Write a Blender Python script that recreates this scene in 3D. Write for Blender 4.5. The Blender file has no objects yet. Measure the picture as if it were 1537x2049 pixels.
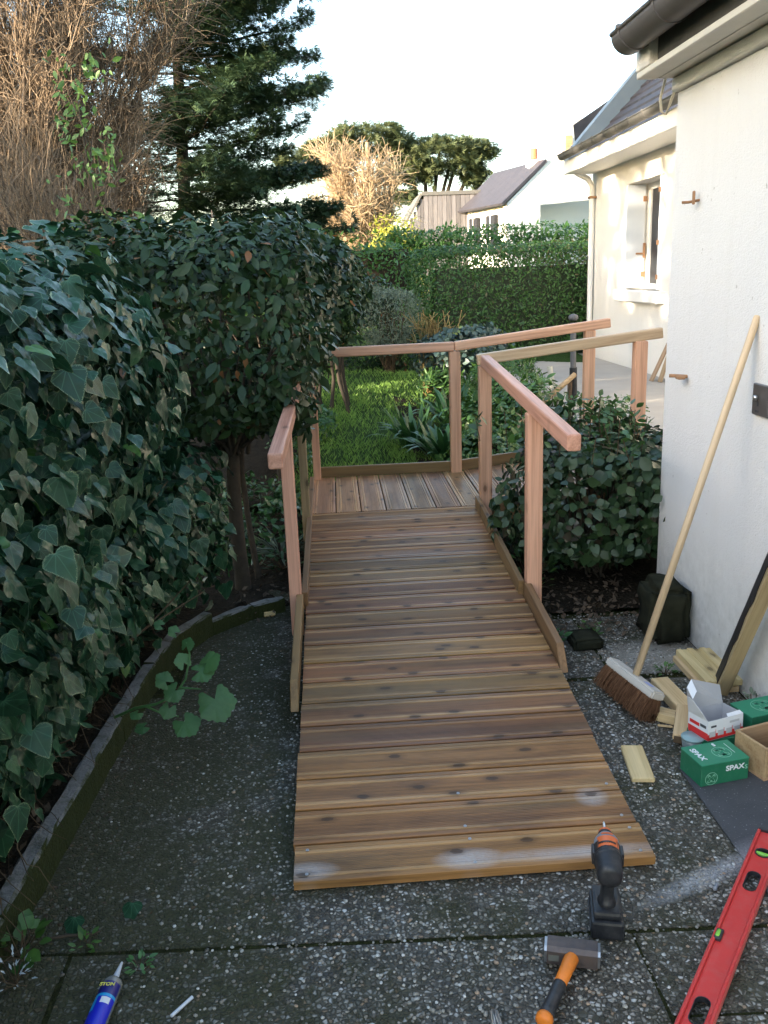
import bpy, bmesh, math, random
import numpy as np
from mathutils import Matrix, Vector, Euler

random.seed(7)
rng = np.random.default_rng(7)
SC = bpy.context.scene
COL = SC.collection
PI = math.pi
rad = math.radians

# ------------------------------------------------------------------ camera
CAM = Vector((0.0, 0.0, 1.58))
cd = bpy.data.cameras.new('camera')
cam = bpy.data.objects.new('camera', cd)
COL.objects.link(cam)
SC.camera = cam
_p, _r, _y = rad(15.0), rad(2.2), rad(2.8)
_fw = Vector((0, math.cos(_p), -math.sin(_p))); _r0 = Vector((1, 0, 0)); _d0 = _fw.cross(_r0)
_R = math.cos(_r) * _r0 + math.sin(_r) * _d0
_D = -math.sin(_r) * _r0 + math.cos(_r) * _d0
_rz = Matrix.Rotation(-_y, 3, 'Z')
_R, _D, _fw = _rz @ _R, _rz @ _D, _rz @ _fw
cam.matrix_world = Matrix(((_R.x, -_D.x, -_fw.x, CAM.x), (_R.y, -_D.y, -_fw.y, CAM.y), (_R.z, -_D.z, -_fw.z, CAM.z), (0, 0, 0, 1)))
cd.sensor_fit = 'HORIZONTAL'; cd.sensor_width = 36.0; cd.lens = 36.0 * 1772.0 / 1537.0
cd.clip_start = 0.05; cd.clip_end = 600

# ------------------------------------------------------------------ light
SUN_AZ, SUN_EL = rad(-115.0), rad(11.5)
w = bpy.data.worlds.new('World'); SC.world = w; w.use_nodes = True
wn = w.node_tree
bg = wn.nodes['Background']
sky = wn.nodes.new('ShaderNodeTexSky'); sky.sky_type = 'NISHITA'; sky.sun_disc = False
sky.sun_elevation = SUN_EL; sky.sun_rotation = SUN_AZ % (2 * PI)
sky.air_density = 1.0; sky.dust_density = 1.5; sky.ozone_density = 1.0
tint = wn.nodes.new('ShaderNodeMix'); tint.data_type = 'RGBA'; tint.blend_type = 'MULTIPLY'; tint.inputs[0].default_value = 1.0
tint.inputs[7].default_value = (1.02, 1.0, .975, 1)               # the phone's white balance
wn.links.new(sky.outputs[0], tint.inputs[6]); wn.links.new(tint.outputs[2], bg.inputs['Color'])
bg.inputs['Strength'].default_value = 0.15
sl = bpy.data.lights.new('sun', 'SUN'); sun = bpy.data.objects.new('sun', sl); COL.objects.link(sun)
sl.energy = 3.6; sl.angle = rad(0.5); sl.color = (1.0, 0.85, 0.66)
SUNV = Vector((math.sin(SUN_AZ) * math.cos(SUN_EL), math.cos(SUN_AZ) * math.cos(SUN_EL), math.sin(SUN_EL)))
sun.rotation_euler = SUNV.to_track_quat('Z', 'Y').to_euler()
sun.location = SUNV * 30
vs = SC.view_settings
vs.view_transform = 'Standard'; vs.look = 'None'; vs.gamma = 1.0; vs.use_curve_mapping = False
vs.exposure = 2.72
SC.render.film_transparent = False

# ------------------------------------------------------------------ object helpers
def W(o):
    if o.parent is None:
        return o.matrix_basis.copy()
    return W(o.parent) @ o.matrix_parent_inverse @ o.matrix_basis

def put(ch, pa):
    "parent ch under pa; ch keeps its own placement as world placement"
    ch.parent = pa
    ch.matrix_parent_inverse = W(pa).inverted()
    return ch

def tag(o, label=None, cat=None, group=None, kind=None):
    if label: o['label'] = label
    if cat: o['category'] = cat
    if group: o['group'] = group
    if kind: o['kind'] = kind
    return o

def thing(name, label, cat, loc=(0, 0, 0), group=None):
    o = bpy.data.objects.new(name, None); COL.objects.link(o)
    o.location = loc; o.empty_display_size = 0.1
    return tag(o, label, cat, group)

def link(name, me, pa=None, mw=None):
    o = bpy.data.objects.new(name, me); COL.objects.link(o)
    if mw is not None: o.matrix_basis = mw
    if pa is not None: put(o, pa)
    return o

def mesh_from(verts, faces, mat=None, smooth=False):
    me = bpy.data.meshes.new('mesh')
    me.from_pydata([tuple(v) for v in verts], [], [tuple(f) for f in faces])
    if mat: me.materials.append(mat)
    if smooth:
        me.polygons.foreach_set('use_smooth', [True] * len(me.polygons))
    me.update()
    return me

def bm_mesh(bm, mat=None, smooth=False):
    bmesh.ops.recalc_face_normals(bm, faces=bm.faces)
    me = bpy.data.meshes.new('mesh'); bm.to_mesh(me); bm.free()
    if mat: me.materials.append(mat)
    if smooth:
        me.polygons.foreach_set('use_smooth', [True] * len(me.polygons))
    return me

def tri_mesh(V, F, mat, smooth=False, attrs=None):
    "numpy triangle mesh, attrs = dict name -> per-vertex float array"
    me = bpy.data.meshes.new('mesh')
    n, m = len(V), len(F)
    me.vertices.add(n); me.vertices.foreach_set('co', np.asarray(V, np.float32).ravel())
    me.loops.add(m * 3); me.loops.foreach_set('vertex_index', np.asarray(F, np.int32).ravel())
    me.polygons.add(m); me.polygons.foreach_set('loop_start', np.arange(0, m * 3, 3, dtype=np.int32))
    if smooth: me.polygons.foreach_set('use_smooth', np.ones(m, bool))
    if attrs:
        for k, a in attrs.items():
            at = me.attributes.new(k, 'FLOAT', 'POINT'); at.data.foreach_set('value', np.asarray(a, np.float32))
    me.materials.append(mat)
    me.update(calc_edges=True)
    return me

def box_bm(bm, x0, x1, y0, y1, z0, z1, M=None):
    vs_ = [bm.verts.new(v) for v in ((x0, y0, z0), (x1, y0, z0), (x1, y1, z0), (x0, y1, z0), (x0, y0, z1), (x1, y0, z1), (x1, y1, z1), (x0, y1, z1))]
    if M is not None:
        for v in vs_: v.co = M @ v.co
    for f in ((3, 2, 1, 0), (4, 5, 6, 7), (0, 1, 5, 4), (1, 2, 6, 5), (2, 3, 7, 6), (3, 0, 4, 7)):
        bm.faces.new([vs_[i] for i in f])
    return vs_

def box(name, b, mat, pa=None, bevel=0.0, M=None, segs=1):
    bm = bmesh.new(); box_bm(bm, *b)
    if bevel:
        bmesh.ops.bevel(bm, geom=list(bm.edges), offset=bevel, segments=segs, affect='EDGES', profile=0.6)
    return link(name, bm_mesh(bm, mat), pa, M)

def axis_M(p0, p1, up=(0, 0, 1)):
    x = (Vector(p1) - Vector(p0)).normalized(); up = Vector(up)
    y = up.cross(x)
    if y.length < 1e-4: y = Vector((0, 1, 0)).cross(x) if abs(x.y) < .9 else Vector((1, 0, 0)).cross(x)
    y.normalize(); z = x.cross(y)
    c = (Vector(p0) + Vector(p1)) / 2
    return Matrix(((x.x, y.x, z.x, c.x), (x.y, y.y, z.y, c.y), (x.z, y.z, z.z, c.z), (0, 0, 0, 1)))

def timber(name, p0, p1, wy, hz, mat, pa=None, up=(0, 0, 1), bevel=0.003, segs=1):
    "beam with its local X along its length"
    L = (Vector(p1) - Vector(p0)).length
    return box(name, (-L / 2, L / 2, -wy / 2, wy / 2, -hz / 2, hz / 2), mat, pa, bevel, axis_M(p0, p1, up), segs)

def extrude_profile(prof, L):
    "closed (y,z) profile swept along local x, centred"
    n = len(prof)
    V = [(-L / 2, y, z) for y, z in prof] + [(L / 2, y, z) for y, z in prof]
    F = [(i, (i + 1) % n, n + (i + 1) % n, n + i) for i in range(n)]
    F += [tuple(range(n - 1, -1, -1)), tuple(range(n, 2 * n))]
    return V, F

def lathe(prof, seg=16, cap=True):
    "profile list (x, r) along local X"
    V, F = [], []
    for x, r in prof:
        for k in range(seg):
            a = 2 * PI * k / seg
            V.append((x, r * math.cos(a), r * math.sin(a)))
    for i in range(len(prof) - 1):
        for k in range(seg):
            a, b = i * seg + k, i * seg + (k + 1) % seg
            F.append((a, b, b + seg, a + seg))
    if cap:
        F.append(tuple(range(seg))); F.append(tuple(range(len(V) - 1, len(V) - seg - 1, -1)))
    bm = bmesh.new()
    vv = [bm.verts.new(v) for v in V]
    for f in F: bm.faces.new([vv[i] for i in f])
    return bm

def tubes(lines, sides=4):
    "list of (pts Nx3, radii N) -> V, F triangles, rnd per vertex"
    Vs, Fs, Rn = [], [], []
    off = 0
    ang = np.arange(sides) * 2 * PI / sides
    for pts, rr in lines:
        pts = np.asarray(pts, float); n = len(pts)
        d = np.gradient(pts, axis=0); d /= np.linalg.norm(d, axis=1, keepdims=True) + 1e-9
        a = np.where(np.abs(d[:, 2:3]) > .9, np.array([[1., 0, 0]]), np.array([[0, 0, 1.]]))
        u = np.cross(d, a); u /= np.linalg.norm(u, axis=1, keepdims=True) + 1e-9
        v = np.cross(d, u)
        rr = np.broadcast_to(np.asarray(rr, float), (n,))
        ring = pts[:, None, :] + rr[:, None, None] * (np.cos(ang)[None, :, None] * u[:, None, :] + np.sin(ang)[None, :, None] * v[:, None, :])
        Vs.append(ring.reshape(-1, 3))
        i = np.arange(n - 1)[:, None] * sides; k = np.arange(sides)[None, :]; k2 = (k + 1) % sides
        A, B, C_, D_ = i + k, i + k2, i + sides + k2, i + sides + k
        Fs.append(np.stack([np.stack([A, B, C_], -1), np.stack([A, C_, D_], -1)], 2).reshape(-1, 3) + off)
        Rn.append(np.full(n * sides, random.random()))
        off += n * sides
    return np.concatenate(Vs), np.concatenate(Fs), np.concatenate(Rn)

def tube_obj(name, lines, mat, pa=None, sides=5, smooth=True, kind=None):
    V, F, R = tubes(lines, sides)
    o = link(name, tri_mesh(V, F, mat, smooth, {'rnd': R}), pa)
    if kind: o['kind'] = kind
    return o

# ------------------------------------------------------------------ material helpers
class MB:
    def __init__(s, name):
        s.m = bpy.data.materials.new(name); s.m.use_nodes = True
        s.t = s.m.node_tree; s.b = s.t.nodes['Principled BSDF']; s.out = s.t.nodes['Material Output']
    def n(s, typ, **k):
        nd = s.t.nodes.new('ShaderNode' + typ)
        for a, v in k.items():
            if a.startswith('i_'):
                key = a[2:].replace('_', ' ')
                nd.inputs[int(key) if key.isdigit() else key].default_value = v
            else: setattr(nd, a, v)
        return nd
    def l(s, a, b): s.t.links.new(a, b)
    def coord(s, which='Object', scale=(1, 1, 1), rot=(0, 0, 0), jitter=False):
        tc = s.n('TexCoord'); mp = s.n('Mapping'); src = tc.outputs[which]
        mp.inputs['Scale'].default_value = scale; mp.inputs['Rotation'].default_value = rot
        if jitter:
            oi = s.n('ObjectInfo'); mul = s.n('VectorMath', operation='SCALE'); cb = s.n('CombineXYZ')
            s.l(oi.outputs['Random'], cb.inputs[0]); s.l(oi.outputs['Random'], cb.inputs[1]); s.l(oi.outputs['Random'], cb.inputs[2])
            s.l(cb.outputs[0], mul.inputs[0]); mul.inputs['Scale'].default_value = 37.0
            ad = s.n('VectorMath', operation='ADD'); s.l(src, ad.inputs[0]); s.l(mul.outputs[0], ad.inputs[1]); src = ad.outputs[0]
        s.l(src, mp.inputs['Vector']); return mp.outputs[0]
    def noise(s, vec, scale, detail=3.0, rough=.55, dist=0.0):
        nd = s.n('TexNoise'); nd.inputs['Scale'].default_value = scale; nd.inputs['Detail'].default_value = detail
        nd.inputs['Roughness'].default_value = rough; nd.inputs['Distortion'].default_value = dist
        s.l(vec, nd.inputs['Vector']); return nd.outputs['Fac']
    def ramp(s, fac, stops, interp='LINEAR'):
        nd = s.n('ValToRGB'); cr = nd.color_ramp; cr.interpolation = interp
        while len(cr.elements) > 1: cr.elements.remove(cr.elements[-1])
        for i, (p, c) in enumerate(stops):
            e = cr.elements[0] if i == 0 else cr.elements.new(p)
            e.position = p; e.color = (*c, 1) if len(c) == 3 else c
        s.l(fac, nd.inputs[0]); return nd.outputs[0]
    def mix(s, fac, a, b, mode='MIX'):
        nd = s.n('Mix', data_type='RGBA', blend_type=mode)
        for sock, v in ((nd.inputs[0], fac), (nd.inputs[6], a), (nd.inputs[7], b)):
            if isinstance(v, (int, float)): sock.default_value = v
            elif isinstance(v, tuple): sock.default_value = (*v, 1) if len(v) == 3 else v
            else: s.l(v, sock)
        return nd.outputs[2]
    def math(s, op, a, b=0.0, clamp=False):
        nd = s.n('Math', operation=op, use_clamp=clamp)
        for k, v in ((0, a), (1, b)):
            if isinstance(v, (int, float)): nd.inputs[k].default_value = v
            else: s.l(v, nd.inputs[k])
        return nd.outputs[0]
    def attr(s, name): return s.n('Attribute', attribute_name=name).outputs['Fac']
    def bump(s, h, strength=.5, dist=.01):
        nd = s.n('Bump'); nd.inputs['Strength'].default_value = strength; nd.inputs['Distance'].default_value = dist
        s.l(h, nd.inputs['Height']); s.l(nd.outputs[0], s.b.inputs['Normal']); return nd
    def set(s, col=None, rough=None, metal=None, spec=None):
        for key, v in (('Base Color', col), ('Roughness', rough), ('Metallic', metal), ('Specular IOR Level', spec)):
            if v is None: continue
            if isinstance(v, (int, float)): s.b.inputs[key].default_value = v
            elif isinstance(v, tuple): s.b.inputs[key].default_value = (*v, 1)
            else: s.l(v, s.b.inputs[key])
        return s
    def translucent(s, col, amt):
        tr = s.n('BsdfTranslucent'); mx = s.n('MixShader'); mx.inputs[0].default_value = amt
        if isinstance(col, tuple): tr.inputs[0].default_value = (*col, 1)
        else: s.l(col, tr.inputs[0])
        s.l(s.b.outputs[0], mx.inputs[1]); s.l(tr.outputs[0], mx.inputs[2]); s.l(mx.outputs[0], s.out.inputs[0])

def simple(name, col, rough=.5, metal=0.0, var=.12, scale=25.0, bump=.15, spec=.5, scuff=0.0, sc=(.4, .4, .4)):
    m = MB(name); v = m.coord('Object')
    nz = m.noise(v, scale, 4)
    c = m.mix(nz, tuple(x * (1 - var) for x in col), tuple(min(1, x * (1 + var)) for x in col))
    if scuff:                                   # dust film and thin scratches
        v2 = m.coord('Object', (60, 14, 40)); a = m.ramp(m.noise(v2, 1.6, 5, .7), [(.60, (0, 0, 0)), (.72, (1, 1, 1))])
        d = m.ramp(m.noise(v, 38, 4, .65), [(.45, (0, 0, 0)), (.75, (1, 1, 1))])
        c = m.mix(m.math('MULTIPLY', m.math('MAXIMUM', a, m.math('MULTIPLY', d, .6)), scuff), c, sc)
    m.set(c, rough, metal, spec)
    if bump: m.bump(nz, bump, .004)
    return m.m

def leaf_mat(name, dark, light, rim=None, rough=.38, trans=.12, veins=False, odd=None, spec=.5):
    m = MB(name); r = m.attr('rnd'); mg = m.attr('rim')
    c = m.mix(r, dark, light)
    if odd:                                    # a few leaves of another colour
        c = m.mix(m.math('GREATER_THAN', r, odd[0]), c, odd[1])
    v = m.coord('Object'); nz = m.noise(v, 60, 2)
    c = m.mix(m.math('MULTIPLY', nz, .35), c, tuple(min(1, x * 1.7) for x in light))
    if rim:
        k = m.math('GREATER_THAN', m.math('ADD', mg, m.math('MULTIPLY', m.math('SUBTRACT', nz, .5), .9)), rim[0])
        k = m.math('MULTIPLY', k, m.math('GREATER_THAN', m.math('FRACT', m.math('MULTIPLY', r, 7.31)), rim[2]))
        c = m.mix(k, c, rim[1])
    if veins:
        x_, y_ = m.attr('lx'), m.math('ADD', m.attr('ly'), .02)
        an = m.math('MULTIPLY', m.math('ARCTAN2', x_, y_), 1 / .62)
        fr = m.math('ABSOLUTE', m.math('SUBTRACT', m.math('FRACT', m.math('ADD', an, .5)), .5))
        rr = m.math('SQRT', m.math('ADD', m.math('MULTIPLY', x_, x_), m.math('MULTIPLY', y_, y_)))
        vn = m.math('SUBTRACT', 1.0, m.math('MULTIPLY', m.math('MULTIPLY', fr, rr), 26.0), True)
        c = m.mix(m.math('MULTIPLY', vn, .55), c, tuple(min(1, x * 2.1 + .03) for x in light))
        bl = m.noise(v, 7, 3); c = m.mix(m.math('MULTIPLY', bl, .35), c, tuple(x * .5 for x in dark))
    m.set(c, rough, 0.0, spec)
    m.bump(nz, .25, .004)
    if trans: m.translucent(c, trans)
    return m.m

def twig_mat(name, a, b):
    m = MB(name); r = m.attr('rnd'); m.set(m.mix(r, a, b), .8, 0, .2); return m.m

def wood(name, base, grain, knots=True, rough=.55, ring=26.0, jitter_amt=.12, bands=None, spec=.35, wet=None, huev=.011, kd=.55):
    "timber with the grain along local X"
    m = MB(name)
    v = m.coord('Object', (1.6, ring, ring), jitter=True)
    g = m.noise(v, 1.0, 5, .6, .6)
    v2 = m.coord('Object', (2.5, 160, 160), jitter=True)
    fine = m.noise(v2, 1.0, 3)
    f = m.math('ADD', m.math('MULTIPLY', g, .7), m.math('MULTIPLY', fine, .3))
    c = m.ramp(f, [(.32, grain), (.52, base), (.70, tuple(min(1, x * 1.18) for x in base))])
    oi = m.n('ObjectInfo').outputs['Random']
    hs = m.n('HueSaturation'); m.l(c, hs.inputs['Color'])
    m.l(m.math('ADD', 1 - jitter_amt * 1.2, m.math('MULTIPLY', oi, jitter_amt * 2.4)), hs.inputs['Value'])
    m.l(m.math('ADD', .5 - 1.0 * huev, m.math('MULTIPLY', m.math('FRACT', m.math('MULTIPLY', oi, 9.7)), 2 * huev)), hs.inputs['Hue'])
    c = hs.outputs[0]
    if bands: c = bands(m, c)
    if knots:
        vk = m.coord('Object', (4.8, 10.0, 10.0), jitter=True)
        vo = m.n('TexVoronoi'); vo.voronoi_dimensions = '2D'; vo.inputs['Scale'].default_value = 1.0; vo.inputs['Randomness'].default_value = 1.0; m.l(vk, vo.inputs['Vector'])
        nzk = m.noise(vk, 5, 2)
        d = m.math('ADD', vo.outputs['Distance'], m.math('MULTIPLY', m.math('SUBTRACT', nzk, .5), .07))
        k = m.ramp(d, [(.04, (1, 1, 1)), (.085, (.9, .9, .9)), (.10, (.42, .42, .42)), (.22, (0, 0, 0))])
        sp = m.n('SeparateColor'); m.l(vo.outputs['Color'], sp.inputs[0])
        k = m.math('MULTIPLY', k, m.math('GREATER_THAN', sp.outputs[0], kd))
        c = m.mix(m.math('MULTIPLY', k, .85), c, tuple(x * .35 for x in grain))
    m.set(c, rough, 0, spec)
    if wet: m.l(wet(m), m.b.inputs['Roughness'])
    m.bump(f, .25, .003)
    return m.m

# ------------------------------------------------------------------ materials
def make_aggregate():
    m = MB('exposed_aggregate')
    ge = m.n('NewGeometry').outputs['Position']
    def vor(scale, feat):
        vo = m.n('TexVoronoi', feature=feat); vo.inputs['Scale'].default_value = scale; m.l(ge, vo.inputs['Vector']); return vo
    a, e = vor(86, 'F1'), vor(86, 'DISTANCE_TO_EDGE')
    sp = m.n('SeparateColor'); m.l(a.outputs['Color'], sp.inputs[0])
    col = m.ramp(sp.outputs[0], [(0, (.060, .056, .048)), (.25, (.13, .12, .10)), (.45, (.22, .205, .175)), (.66, (.33, .315, .285)), (.84, (.47, .45, .41)), (.91, (.30, .21, .14)), (.95, (.62, .61, .58))], 'CONSTANT')
    gap = m.ramp(e.outputs['Distance'], [(.06, (1, 1, 1)), (.22, (0, 0, 0))])
    big = m.noise(ge, 3.0, 5, .62); mid = m.noise(ge, 9, 4)
    present = m.math('GREATER_THAN', m.math('ADD', sp.outputs[1], m.math('MULTIPLY', mid, .7)), .50)
    col = m.mix(present, (.075, .066, .050), col)
    col = m.mix(m.math('MULTIPLY', gap, .9), col, (.058, .051, .038))
    # moss: towards the ivy bed and in drifts
    sx = m.n('SeparateXYZ'); m.l(ge, sx.inputs[0])
    left = m.n('MapRange', i_1=.25, i_2=-.80, i_3=0.04, i_4=.30); m.l(sx.outputs[0], left.inputs[0])
    mo = m.math('ADD', m.math('ADD', m.math('MULTIPLY', big, .85), m.math('MULTIPLY', mid, .42)), m.math('SUBTRACT', left.outputs[0], .12))
    mf = m.ramp(mo, [(.53, (0, 0, 0)), (.72, (1, 1, 1))])
    fine = m.noise(ge, 150, 2)
    moss = m.mix(fine, (.020, .022, .009), (.070, .072, .028))
    col = m.mix(m.math('MULTIPLY', mf, m.math('ADD', .40, m.math('MULTIPLY', fine, .75)), True), col, moss)
    # pale sawdust and cement dust swept beside the ramp foot
    dx = m.math('SUBTRACT', sx.outputs[0], .95); dy = m.math('SUBTRACT', sx.outputs[1], m.math('ADD', 1.99, m.math('MULTIPLY', dx, .45)))
    dd = m.math('ADD', m.math('MULTIPLY', m.math('MULTIPLY', dx, dx), 14), m.math('MULTIPLY', m.math('MULTIPLY', dy, dy), 520))
    du = m.math('MULTIPLY', m.math('SUBTRACT', 1.0, dd, True), m.math('ADD', .1, m.noise(ge, 60, 3)))
    col = m.mix(m.math('MULTIPLY', du, 1.0, True), col, (.46, .46, .47))
    # pale washed patch beside the wall
    px = m.math('SUBTRACT', sx.outputs[0], 1.28); py = m.math('SUBTRACT', sx.outputs[1], 3.33)
    pp = m.math('ADD', m.math('MULTIPLY', m.math('MULTIPLY', px, px), 16), m.math('MULTIPLY', m.math('MULTIPLY', py, py), 22))
    pl = m.math('MULTIPLY', m.math('SUBTRACT', 1.0, pp, True), m.math('ADD', .2, mid))
    col = m.mix(m.math('MULTIPLY', pl, 1.0, True), col, (.40, .37, .32))
    m.set(col, m.math('ADD', .45, m.math('MULTIPLY', mf, .45)), 0, .35)
    h = m.math('SUBTRACT', 1.0, m.math('MULTIPLY', gap, 1.0)); h = m.math('MULTIPLY', h, m.math('ADD', .4, sp.outputs[2]))
    m.bump(h, .9, .006)
    return m.m
M_AGG = make_aggregate()

def make_pebble():
    m = MB('loose_pebble'); r = m.attr('rnd')
    c = m.ramp(r, [(0, (.12, .108, .09)), (.25, (.20, .185, .155)), (.5, (.30, .28, .24)), (.78, (.42, .40, .36)), (.9, (.36, .26, .18)), (.94, (.58, .57, .54))], 'CONSTANT')
    m.set(c, .5, 0, .35); return m.m
M_PEB = make_pebble()

def make_soil(name='soil', a=(.018, .014, .010), b=(.06, .045, .03)):
    m = MB(name); ge = m.n('NewGeometry').outputs['Position']
    n1 = m.noise(ge, 14, 6, .7); n2 = m.noise(ge, 70, 3)
    c = m.ramp(m.math('ADD', m.math('MULTIPLY', n1, .6), m.math('MULTIPLY', n2, .4)), [(.35, a), (.62, b), (.75, (.09, .07, .045))])
    m.set(c, .95, 0, .1); m.bump(m.math('ADD', n1, n2), .9, .03); return m.m
M_SOIL = make_soil('soil', (.012, .010, .007), (.038, .029, .019))
M_JOINT = make_soil('mossy_joint', (.014, .015, .006), (.042, .046, .016))
M_LAWNSOIL = make_soil('lawn_earth', (.018, .040, .010), (.045, .085, .022))

def make_render(name, col, warm):
    m = MB(name); ge = m.n('NewGeometry').outputs['Position']
    n1 = m.noise(ge, 1.4, 5, .6); n2 = m.noise(ge, 170, 3, .6); n3 = m.noise(ge, 28, 4)
    c = m.mix(n1, tuple(x * .95 for x in col), col)
    spots = m.ramp(m.noise(ge, 30, 2), [(.0, (0, 0, 0)), (.735, (0, 0, 0)), (.765, (1, 1, 1))])
    c = m.mix(m.math('MULTIPLY', spots, .45), c, tuple(x * .6 for x in warm))
    sx = m.n('SeparateXYZ'); m.l(ge, sx.inputs[0])
    # patchy darker tone towards the foot of the wall
    low = m.n('MapRange', i_1=.55, i_2=.0, i_3=0.0, i_4=.85); m.l(sx.outputs[2], low.inputs[0])
    k = m.math('MULTIPLY', low.outputs[0], m.math('MULTIPLY', n3, n1)); k = m.math('MULTIPLY', k, 1.5, True)
    c = m.mix(k, c, (.20, .20, .16))
    vd = m.n('Mapping'); vd.inputs['Scale'].default_value = (9, 9, .35); m.l(ge, vd.inputs['Vector'])
    dr_ = m.ramp(m.noise(vd.outputs[0], 1.0, 4, .6), [(.52, (0, 0, 0)), (.75, (1, 1, 1))])
    c = m.mix(m.math('MULTIPLY', dr_, .07), c, (.45, .43, .37))
    m.set(c, .85, 0, .2); m.bump(m.math('ADD', m.math('MULTIPLY', n2, .8), m.math('MULTIPLY', n3, .6)), .75, .008); return m.m
M_WALL = make_render('white_render', (.80, .79, .77), (.5, .45, .38))
M_WALLF = make_render('cream_render', (.80, .77, .71), (.6, .55, .48))
M_NEIGH = make_render('neighbour_render', (.72, .70, .66), (.5, .45, .4))

def make_kerb():
    m = MB('mossy_concrete'); ge = m.n('NewGeometry'); po = ge.outputs['Position']
    n1 = m.noise(po, 16, 5, .65); n2 = m.noise(po, 120, 3)
    sx = m.n('SeparateXYZ'); m.l(ge.outputs['Normal'], sx.inputs[0])
    conc = m.mix(n2, (.13, .13, .125), (.27, .27, .265))
    moss = m.mix(n2, (.012, .017, .005), (.050, .060, .016))
    side = m.math('SUBTRACT', 1.0, m.math('MULTIPLY', m.math('ABSOLUTE', sx.outputs[2]), .50))
    k = m.ramp(m.math('MULTIPLY', m.math('ADD', n1, .12), side), [(.30, (0, 0, 0)), (.46, (1, 1, 1))])
    m.set(m.mix(k, conc, moss), .9, 0, .2); m.bump(m.math('ADD', n1, n2), .7, .01); return m.m
M_KERB = make_kerb()

PINK = wood('pink_fir', (.66, .365, .235), (.43, .20, .115), True, .5, 40, .09, kd=.86, huev=.009)
PINK_PALE = wood('pale_fir', (.60, .43, .27), (.42, .27, .15), False, .5, 30, .05)
PINE = wood('green_treated_pine', (.33, .245, .135), (.19, .13, .065), True, .55, 26, .10)
OFFCUT = wood('pale_pine_offcut', (.62, .46, .24), (.44, .29, .12), True, .6, 24, .10)
CRATEW = wood('crate_plywood', (.42, .28, .15), (.27, .16, .08), False, .6, 30, .06)
BROOMW = wood('broom_wood', (.58, .43, .28), (.42, .29, .17), False, .45, 22, .03)
OLDWOOD = wood('weathered_pole', (.34, .24, .14), (.20, .13, .07), False, .7, 30, .1)
CLAD = wood('grey_cladding', (.135, .128, .132), (.09, .085, .088), False, .8, 14, .22)
M_END = simple('sawn_end', (.52, .30, .19), .7)

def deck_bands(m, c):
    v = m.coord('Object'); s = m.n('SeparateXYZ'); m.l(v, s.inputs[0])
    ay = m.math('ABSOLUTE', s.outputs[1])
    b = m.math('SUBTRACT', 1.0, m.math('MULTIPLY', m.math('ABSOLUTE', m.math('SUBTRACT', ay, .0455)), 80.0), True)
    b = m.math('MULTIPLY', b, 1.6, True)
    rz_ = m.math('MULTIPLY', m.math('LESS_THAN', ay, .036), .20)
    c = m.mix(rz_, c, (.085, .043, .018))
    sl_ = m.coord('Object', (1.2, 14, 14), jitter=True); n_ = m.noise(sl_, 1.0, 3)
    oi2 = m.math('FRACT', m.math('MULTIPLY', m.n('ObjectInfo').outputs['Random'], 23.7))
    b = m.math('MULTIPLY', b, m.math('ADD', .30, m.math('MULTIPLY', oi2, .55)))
    c = m.mix(m.math('MULTIPLY', b, m.math('ADD', .05, m.math('MULTIPLY', n_, 1.5)), True), c, (.50, .30, .135))  # light glancing off the ridges, painted as paler bands
    # dark wet stain clouds
    st = m.coord('Object', (1.3, 7, 7), jitter=True); n2 = m.noise(st, 1.3, 5, .65)
    k = m.ramp(n2, [(.48, (0, 0, 0)), (.66, (1, 1, 1))])
    c = m.mix(m.math('MULTIPLY', k, .62), c, (.075, .032, .014))
    # greenish treatment in streaks
    k2 = m.ramp(m.noise(m.coord('Object', (.8, 9, 9), jitter=True), 1.0, 3), [(.5, (0, 0, 0)), (.68, (1, 1, 1))])
    c = m.mix(m.math('MULTIPLY', k2, .35), c, (.150, .112, .052))
    # chalk line dust at the bottom of the ramp
    po = m.n('NewGeometry').outputs['Position']; sp = m.n('SeparateXYZ'); m.l(po, sp.inputs[0])
    nd = m.noise(po, 9, 3); nf = m.noise(po, 130, 2)
    def blob(x, y, rx, ry, amt):
        a = m.math('MULTIPLY', m.math('SUBTRACT', sp.outputs[0], x), 1 / rx); b_ = m.math('MULTIPLY', m.math('SUBTRACT', sp.outputs[1], y), 1 / ry)
        d = m.math('SUBTRACT', 1.0, m.math('ADD', m.math('MULTIPLY', a, a), m.math('MULTIPLY', b_, b_)), True)
        return m.math('MULTIPLY', m.math('MULTIPLY', d, m.math('ADD', nd, m.math('MULTIPLY', nf, .5))), amt)
    t = blob(.30, 2.075, .11, .045, 1.0)
    t = m.math('MAXIMUM', t, blob(.58, 2.07, .34, .030, .75))
    t = m.math('MAXIMUM', t, blob(-.14, 2.07, .09, .04, .8))
    t = m.math('MAXIMUM', t, blob(.70, 2.30, .055, .05, .8))
    c = m.mix(m.math('MULTIPLY', t, .85, True), c, (.52, .50, .50))
    return c
def deck_wet(m):
    v = m.coord('Object', (.8, 6, 6), jitter=True); n_ = m.noise(v, 1.0, 3)
    return m.ramp(n_, [(.35, (.36,) * 3), (.7, (.62,) * 3)])
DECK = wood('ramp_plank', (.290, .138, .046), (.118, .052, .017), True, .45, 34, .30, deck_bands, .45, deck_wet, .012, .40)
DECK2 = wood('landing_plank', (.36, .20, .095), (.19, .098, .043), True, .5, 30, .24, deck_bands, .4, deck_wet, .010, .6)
KERBW = wood('edge_board', (.20, .115, .050), (.10, .055, .025), True, .5, 26, .14)
DARKW = wood('bearer', (.10, .068, .04), (.05, .032, .018), False, .6, 26, .1)

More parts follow.
